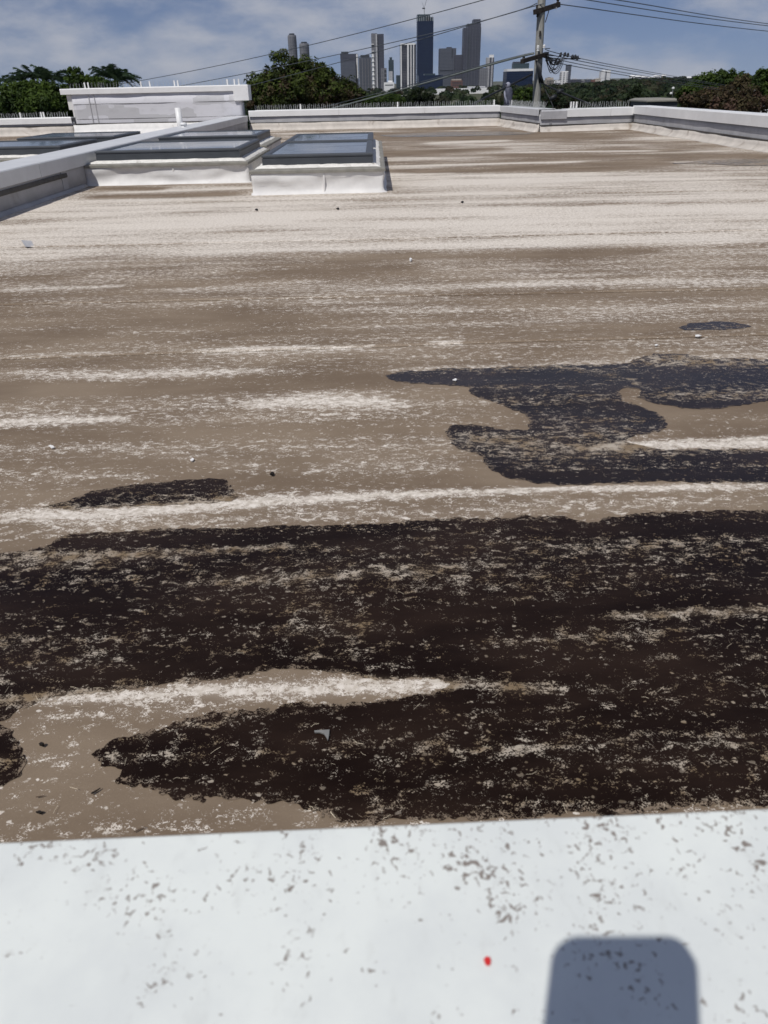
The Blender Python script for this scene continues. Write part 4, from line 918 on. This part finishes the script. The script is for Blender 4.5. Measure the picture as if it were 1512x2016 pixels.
# ------------------------------------------------------------------ the city
def facade(name, wall, glass, nx=5.0, nz=3.4, frac=0.55, rough=.35, vertical=False):
    t = NT(name); p = t.coord('Object')
    s = t.new('ShaderNodeSeparateXYZ'); t.l.new(p, s.inputs[0])
    def stripes(v, per): return t.math('FRACT', t.math('DIVIDE', v, per))
    hz2 = t.rng(stripes(s.outputs[2], nz), frac-.08, frac+.08); hx2 = t.rng(stripes(t.math('ADD', s.outputs[0], s.outputs[1]), nx), frac-.05, frac+.05)
    mk = hx2 if vertical else t.math('MAXIMUM', hz2, t.math('MULTIPLY', hx2, .5))
    n_ = t.noise(p, .05, 4, .6); gl = t.mix(t.rng(n_, .35, .65, 0, .5), glass+(1,), tuple(v*1.5 for v in glass)+(1,))
    return t.done(t.mix(mk, gl, wall+(1,)), rough, .2)
FM = dict(
 navy=facade('navy_glass', (.016, .027, .060), (.008, .015, .038), 3.0, 3.6, .62, .25),
 slate=facade('slate_facade', (.115, .125, .15), (.055, .062, .08), 4, 3.4, .5),
 dusk=facade('dusky_facade', (.085, .088, .11), (.040, .044, .06), 5, 3.4, .45, .4),
 grey=facade('grey_balconies', (.22, .22, .235), (.07, .075, .09), 6, 3.3, .5, .5),
 pale=facade('pale_concrete', (.52, .52, .53), (.16, .17, .19), 7, 3.2, .45, .6),
 white=facade('white_tower', (.68, .68, .68), (.40, .41, .43), 9, 3.2, .3, .6, True),
 beige=facade('beige_block', (.48, .43, .36), (.20, .18, .16), 6, 3.2, .45, .6),
 brick=facade('red_brick_block', (.20, .105, .085), (.07, .05, .05), 6, 3.2, .5, .7),
 teal=facade('teal_glass', (.045, .065, .075), (.03, .045, .055), 5, 3.4, .5, .3))
M['white_paint'] = plain('white_building_paint', (.74, .74, .73), .6, .3, 0, .04, .05)
M['dark_metal'] = plain('dark_roof_plant', (.05, .055, .065), .5, .3, 0, .2, .2)
CG = 'city buildings on the skyline'
def building(label, x0, x1, ytop, Y, mat, deep=None, rot=0.0, name='tower', cat='tower', bands=True, ybase=None):
    """box building spanning photo columns x0..x1 with its roof at ytop, standing at depth Y"""
    xm = (x0+x1)/2; c = atY(xm, ytop, Y); w = (x1-x0)*pxm(Y); d = deep or w*.9; zb = GZ if ybase is None else float(atY(xm, ybase, Y)[2])
    root = empty(name, (float(c[0]), float(Y+d/2), zb)); tag(root, label, cat, CG); root['_top'] = 1
    h = float(c[2])-zb; root['w'] = w; root['d'] = d; root['h'] = h
    put(root, MB().box((0, 0, h/2), (w, d, h)), 'body', FM.get(mat) or M[mat])
    if bands and h > 25:
        m = MB(); nf = int(h/7.0)
        for k in range(1, nf): m.loops(0, 0, w/2+.25, d/2+.25, [(0.4, k*7.0-.3), (0, k*7.0-.3), (0, k*7.0+.3), (0.4, k*7.0+.3)], False)
        tag(put(root, m, 'floor_ledges', FM.get(mat) or M[mat]), kind='stuff')
    return root
def put(root, m, name, mat):
    o = m.build(name, mat); o.parent = root; o.location = (0, 0, 0); return o
def sub(root, fx0, fx1, z0, z1, name, mat, proud=.6, y0=None):
    """a box on the front of a building; fx in -1..1 of the half width, z as share of height (or absolute >2)"""
    w, d, h = root['w'], root['d'], root['h']; xa, xb = fx0*w/2, fx1*w/2
    return put(root, MB().box2((xa, -d/2-proud, z0*h), (xb, (y0 if y0 is not None else -d/2+proud), z1*h)), name, FM.get(mat) or M[mat])
def roofbox(root, fx0, fx1, hgt, name, mat, dfrac=.6):
    w, d, h = root['w'], root['d'], root['h']
    return put(root, MB().box2((fx0*w/2, -d/2*dfrac, h), (fx1*w/2, d/2*dfrac, h+hgt)), name, FM.get(mat) or M[mat])
def roundtower(label, x0, x1, ytop, Y, mat):
    xm = (x0+x1)/2; c = atY(xm, ytop, Y); r_ = (x1-x0)*pxm(Y)/2; h = float(c[2])-GZ
    root = empty('round_tower', (float(c[0]), float(Y), GZ)); tag(root, label, 'tower', CG)
    put(root, MB().lathe((0, 0, 0), [(r_, 0), (r_*.98, h*.97), (r_*.9, h)], 20), 'body', FM[mat]); m = MB()
    for k in range(1, int(h/7)): m.lathe((0, 0, k*7.0), [(r_*1.03, -.4), (r_*1.03, .4)], 20)
    tag(put(root, m, 'floor_ledges', FM[mat]), kind='stuff'); put(root, MB().lathe((0, 0, h), [(r_*.6, 0), (r_*.6, 4)], 12), 'roof_plant', M['dark_metal']); return root
roundtower('taller of the two round grey towers behind the fig tree', 566, 583, 69, 2700, 'grey')
roundtower('shorter round grey tower right of the taller one behind the fig tree', 589, 608, 85.5, 2700, 'grey')
b_ = building('wide dusky tower with pale edge just right of the fig tree', 670, 704, 106, 2500, 'dusk'); roofbox(b_, -.9, -.1, 6, 'roof_plant', 'dark_metal'); sub(b_, .82, .98, .35, .99, 'pale_edge', 'white_paint'); sub(b_, -.92, .72, 0, .80, 'podium_front', 'slate', 6)
b_ = building('slate apartment tower left of the slender balcony tower', 706, 731, 113, 2450, 'slate'); roofbox(b_, -.7, .7, 6, 'roof_plant', 'dark_metal'); [sub(b_, f_, f_+.12, .02, .97, 'vertical_rib', 'grey', 1.2) for f_ in (-.95, -.5, -.05, .4, .82)]
b_ = building('tall slender tower with grey balconies on its left side', 731, 755, 67, 2400, 'dusk'); sub(b_, -1.0, -.05, 0, 1.012, 'balcony_face', 'grey', 3); sub(b_, -.95, -.66, 0, .66, 'white_balcony_strip', 'white_paint', 4.5); sub(b_, -.28, -.06, 0, 1.0, 'pale_rib', 'pale', 4.5); [sub(b_, -1.03, -.6, z_, z_+.012, 'balcony_slab', 'white_paint', 6) for z_ in (.12, .2, .28, .36, .44, .52, .6, .7, .82)]
b_ = building('short grey block at the foot of the slender tower', 750, 761, 134, 2350, 'grey', name='apartment_block', cat='building'); [sub(b_, .2, .95, z_, z_+.12, 'window_bay', 'dark_metal', .4) for z_ in (.2, .42, .62, .8)]
b_ = building('small distant thin tower left of the white striped one', 765, 775, 118, 3300, 'teal'); sub(b_, -.95, .5, 0, .62, 'pale_lower_front', 'pale', 1); roofbox(b_, -.6, .4, 9, 'roof_plant', 'teal')
building('small teal block beside the white striped tower', 780, 789, 148, 2800, 'teal', name='office_block', cat='building')
b_ = building('white concrete tower with tall vertical fins', 788.5, 819, 87, 2200, 'dusk', deep=40)
for f0, f1 in ((-1.0, -.84), (-.14, .06), (.28, .40), (.62, .74)): sub(b_, f0, f1, 0, 1.015, 'white_fin', 'white_paint', 2.6)
sub(b_, -1.0, .9, .985, 1.02, 'white_parapet_band', 'white_paint', 2.0); [sub(b_, -.84, -.14, z_, z_+.009, 'floor_band', 'grey', 1.0) for z_ in [0.03+.035*k for k in range(27)]]
b_ = building('tallest navy glass tower under a crane', 822, 853, 41, 2600, 'navy'); h_ = b_['h']; w_ = b_['w']; d_ = b_['d']
for f0, f1, z1 in ((-1.0, .55, 16), (.0, .98, 9)): put(b_, MB().box2((f0*w_/2, -d_/2, h_), (f1*w_/2, d_/2, h_+z1)), 'crown', FM['teal'])
[put(b_, MB().box((f_*w_/2, -d_/2-.5, h_+6), (1.2, 1, 13)), 'crown_post', M['steel']) for f_ in (-.95, -.7, -.45, -.2, .1, .35, .6, .9)]
sub(b_, -.55, .15, .165, .185, 'white_sign_band', 'white_paint', .8)
cr = empty('tower_crane', (b_.location[0], b_.location[1], GZ+h_+16)); tag(cr, 'thin construction crane on the tallest navy tower', 'crane')
put(cr, MB().box((-2, 0, 8), (2.6, 2.6, 16)), 'mast', M['steel']); put(cr, MB().tube([(-3, 0, 16), (9, 0, 52)], .8, 4), 'jib', M['steel']); put(cr, MB().tube([(-3, 0, 16), (-8, 0, 30)], .6, 4), 'counter_jib', M['steel']); put(cr, MB().box((-4, 0, 16), (8, 3, 3)), 'cab', M['dark_metal'])
b_ = building('broad slate office tower right of the navy one', 866, 898, 95, 2500, 'slate'); roofbox(b_, -.1, .5, 3, 'roof_plant', 'dark_metal'); sub(b_, -1, .7, .46, .475, 'plant_floor_band', 'dark_metal', .8); sub(b_, .45, .6, .78, 1.0, 'dark_slot', 'dark_metal', .5)
building('lower slate office tower attached to the broad one', 896, 912, 108, 2480, 'dusk')
b_ = building('tall dark tower with a stepped top', 914, 947, 54, 2450, 'dusk'); h_ = b_['h']; w_ = b_['w']; d_ = b_['d']
put(b_, MB().box2((-.6*w_/2, -d_/2, h_), (.96*w_/2, d_/2, h_+9)), 'step', FM['dusk']); put(b_, MB().box2((.1*w_/2, -d_/2+.5, h_+9), (.9*w_/2, d_/2, h_+19)), 'step', FM['dusk'])
[sub(b_, f_, f_+.05, .0, 1.0, 'vertical_rib', 'slate', 1) for f_ in (-.6, -.3, .05, .4, .8)]; sub(b_, -.45, -.2, .2, .9, 'window_strip', 'dark_metal', .4)
building('grey block at the right foot of the stepped tower', 945, 961, 134, 2300, 'grey', name='apartment_block', cat='building')
b_ = building('grey and white banded tower with a rounded top', 958.5, 973, 113, 2600, 'pale'); roofbox(b_, -.2, .9, 7, 'rounded_top', 'white_paint'); sub(b_, -.15, .25, 0, 1.0, 'window_strip', 'dusk', .5); sub(b_, .7, 1.0, 0, 1.0, 'dark_edge', 'dusk', .5)
b_ = building('navy glass box with white roof band left of the pole', 998, 1050, 140, 1500, 'navy', name='office_block', cat='building', ybase=185); roofbox(b_, -.97, .98, 3.6, 'white_roof_band', 'white_paint', .98)
roofbox(b_, -.45, .75, 12, 'roof_plant', 'teal', .4); roofbox(b_, -.42, .2, 14.5, 'louvre_screen', 'dusk', .3)
b_ = building('white tower with dark right side behind the insulators', 1105, 1119, 142, 1500, 'pale', ybase=190); sub(b_, -.75, -.35, 0, 1, 'white_fin', 'white_paint', .8); sub(b_, .1, .5, 0, 1, 'white_fin', 'white_paint', .8); roofbox(b_, -.9, 1.0, 1.6, 'roof_slab', 'white_paint', .95)
building('dark grey tower behind the white one at the insulators', 1116, 1125.5, 127, 1560, 'slate', ybase=190)
for x0, x1, yt, mt, lb in ((1124,1144,156,'dusk','long grey block right of the white tower'), (1145,1152,158,'grey','narrow grey block on the hill slope'), (1153,1163,156,'slate','slate block in the row on the hill slope'), (1164,1172,157,'brick','brown brick block in the row on the hill slope'), (1172,1183,155,'beige','pale roofed block just left of the white twin tower'), (1076,1090,153,'beige','beige stepped block right of the pole'), (1091,1104,159,'white','low white block left of the insulator tower')):
    b_ = building(lb, x0, x1, yt, 1450, mt, name='apartment_block', cat='building', bands=False, ybase=192)
    for k in range(3): sub(b_, -.9, .9, .62+.1*k, .66+.1*k, 'window_band', 'dark_metal', .3)
    roofbox(b_, -.4, .3, 1.2, 'roof_plant', 'pale')
b_ = building('white twin slab tower alone on the hillside', 1184.5, 1203, 140.5, 1450, 'white', ybase=190); sub(b_, -.05, .1, 0, 1, 'shadow_gap_strip', 'slate', .4); roofbox(b_, .2, 1.0, 1.6, 'roof_slab', 'white_paint', .95); roofbox(b_, -.7, -.2, 2.2, 'roof_plant', 'white_paint')  # slate strip on the front stands in for the shadow between the slabs
for x0, x1, yt, mt, lb in ((1241,1250.5,150,'white','white block on the hill left of the grey flats'), (1251,1263,151,'grey','grey flats on the hill crest'), (1264,1276,152,'dusk','dark block on the hill crest'), (1278,1289,153,'beige','beige house on the hill crest'), (1289,1300,150,'pale','pale house with white roof on the hill crest'), (1304,1311,149,'beige','small cream house near the hill top'), (1353,1362,153,'pale','pale house high on the hill near the green tree')):
    b_ = building(lb, x0, x1, yt, 1380, mt, name='hill_house', cat='house', bands=False, ybase=185); w_ = b_['w']; d_ = b_['d']; h_ = b_['h']
    put(b_, MB().loops(0, 0, w_/2+.4, d_/2+.4, [(0, h_), (w_*.25, h_+1.6)], True), 'roof', M['white_paint']); sub(b_, -.7, .7, .80, .88, 'window_band', 'dark_metal', .3)
b_ = building('dark navy podium at the foot of the tallest tower', 824, 872, 148, 2400, 'navy', name='podium_block', cat='building', bands=False); roofbox(b_, -.5, .4, 4, 'roof_plant', 'teal')
b_ = building('red brick block below the slate office tower', 889, 911, 158, 2100, 'brick', name='brick_block', cat='building', bands=False); roofbox(b_, -.9, .8, 3, 'roof', 'beige'); [sub(b_, -.85, .85, z_, z_+.05, 'window_band', 'dark_metal', .3) for z_ in (.45, .6, .75)]
b_ = building('long low white warehouse before the city', 852, 962, 174, 1200, 'white_paint', deep=30, name='warehouse', cat='building', bands=False); roofbox(b_, .3, .9, 2, 'roof_plant', 'pale')
b_ = building('white low building left of the white striped tower', 756, 776, 162, 1700, 'white_paint', deep=25, name='low_building', cat='building', bands=False); roofbox(b_, -.2, .7, 3, 'roof_plant', 'white_paint'); sub(b_, -.8, .8, .7, .78, 'window_band', 'dark_metal', .3)
b_ = building('pale low roof below the white striped tower', 776, 792, 184, 900, 'white_paint', deep=14, name='low_building', cat='building', bands=False); roofbox(b_, -.8, .5, .8, 'roof', 'pale')
b_ = building('dark low roofed shed right of the black tree', 1275, 1335, 200, 90, 'dark_metal', deep=6, name='shed', cat='building', bands=False); put(b_, MB().loops(0, 0, b_['w']/2+.2, b_['d']/2+.2, [(0, b_['h']), (0, b_['h']+.12), (.5, b_['h']+.3)], True), 'roof', M['curbcap'])
b_ = building('white house corner at the right edge behind the brown tree', 1496, 1540, 203, 95, 'white_paint', deep=5, name='house', cat='house', bands=False); put(b_, MB().loops(0, 0, b_['w']/2+.2, b_['d']/2+.2, [(0, b_['h']), (0, b_['h']+.12), (.9, b_['h']+.9)], True), 'roof', M['curbcap'])
YL = 300.0; l0 = atY(1325, 176, YL); sl = empty('street_light', (float(l0[0]), YL, GZ)); tag(sl, 'thin street light before the wooded hillside', 'street light')
put(sl, MB().tube([(0, 0, 0), (0, 0, float(l0[2])-GZ)], [.16, .1], 6), 'post', M['steel']); put(sl, MB().lathe((0, 0, float(l0[2])-GZ), [(.1, 0), (.5, .2), (.5, .6), (.1, .8)], 8), 'lamp', M['porcelain']); put(sl, MB().lathe((-.5, 0, float(l0[2])-GZ-1.6), [(.1, 0), (.45, .2), (.45, .6), (.1, .8)], 8), 'lamp', M['porcelain'])

# ------------------------------------------------------------------ the air
hzm = bpy.data.materials.new('thin_haze'); hzm.use_nodes = True; hn = hzm.node_tree.nodes; hn.clear()
ho = hn.new('ShaderNodeOutputMaterial'); hv = hn.new('ShaderNodeVolumePrincipled'); hv.inputs['Color'].default_value = (.80, .87, 1.0, 1); hv.inputs['Density'].default_value = 0.000016; hv.inputs['Anisotropy'].default_value = 0.0
hzm.node_tree.links.new(hv.outputs[0], ho.inputs['Volume'])
tag(MB().box2((-15500, -2000, GZ-1.0), (15500, 16500, 330)).build('haze', hzm), 'thin blue haze over the distant city', 'haze', kind='stuff')

for o in bpy.data.objects:
    for k in ('_top', 'w', 'd', 'h'):
        if k in o: del o[k]
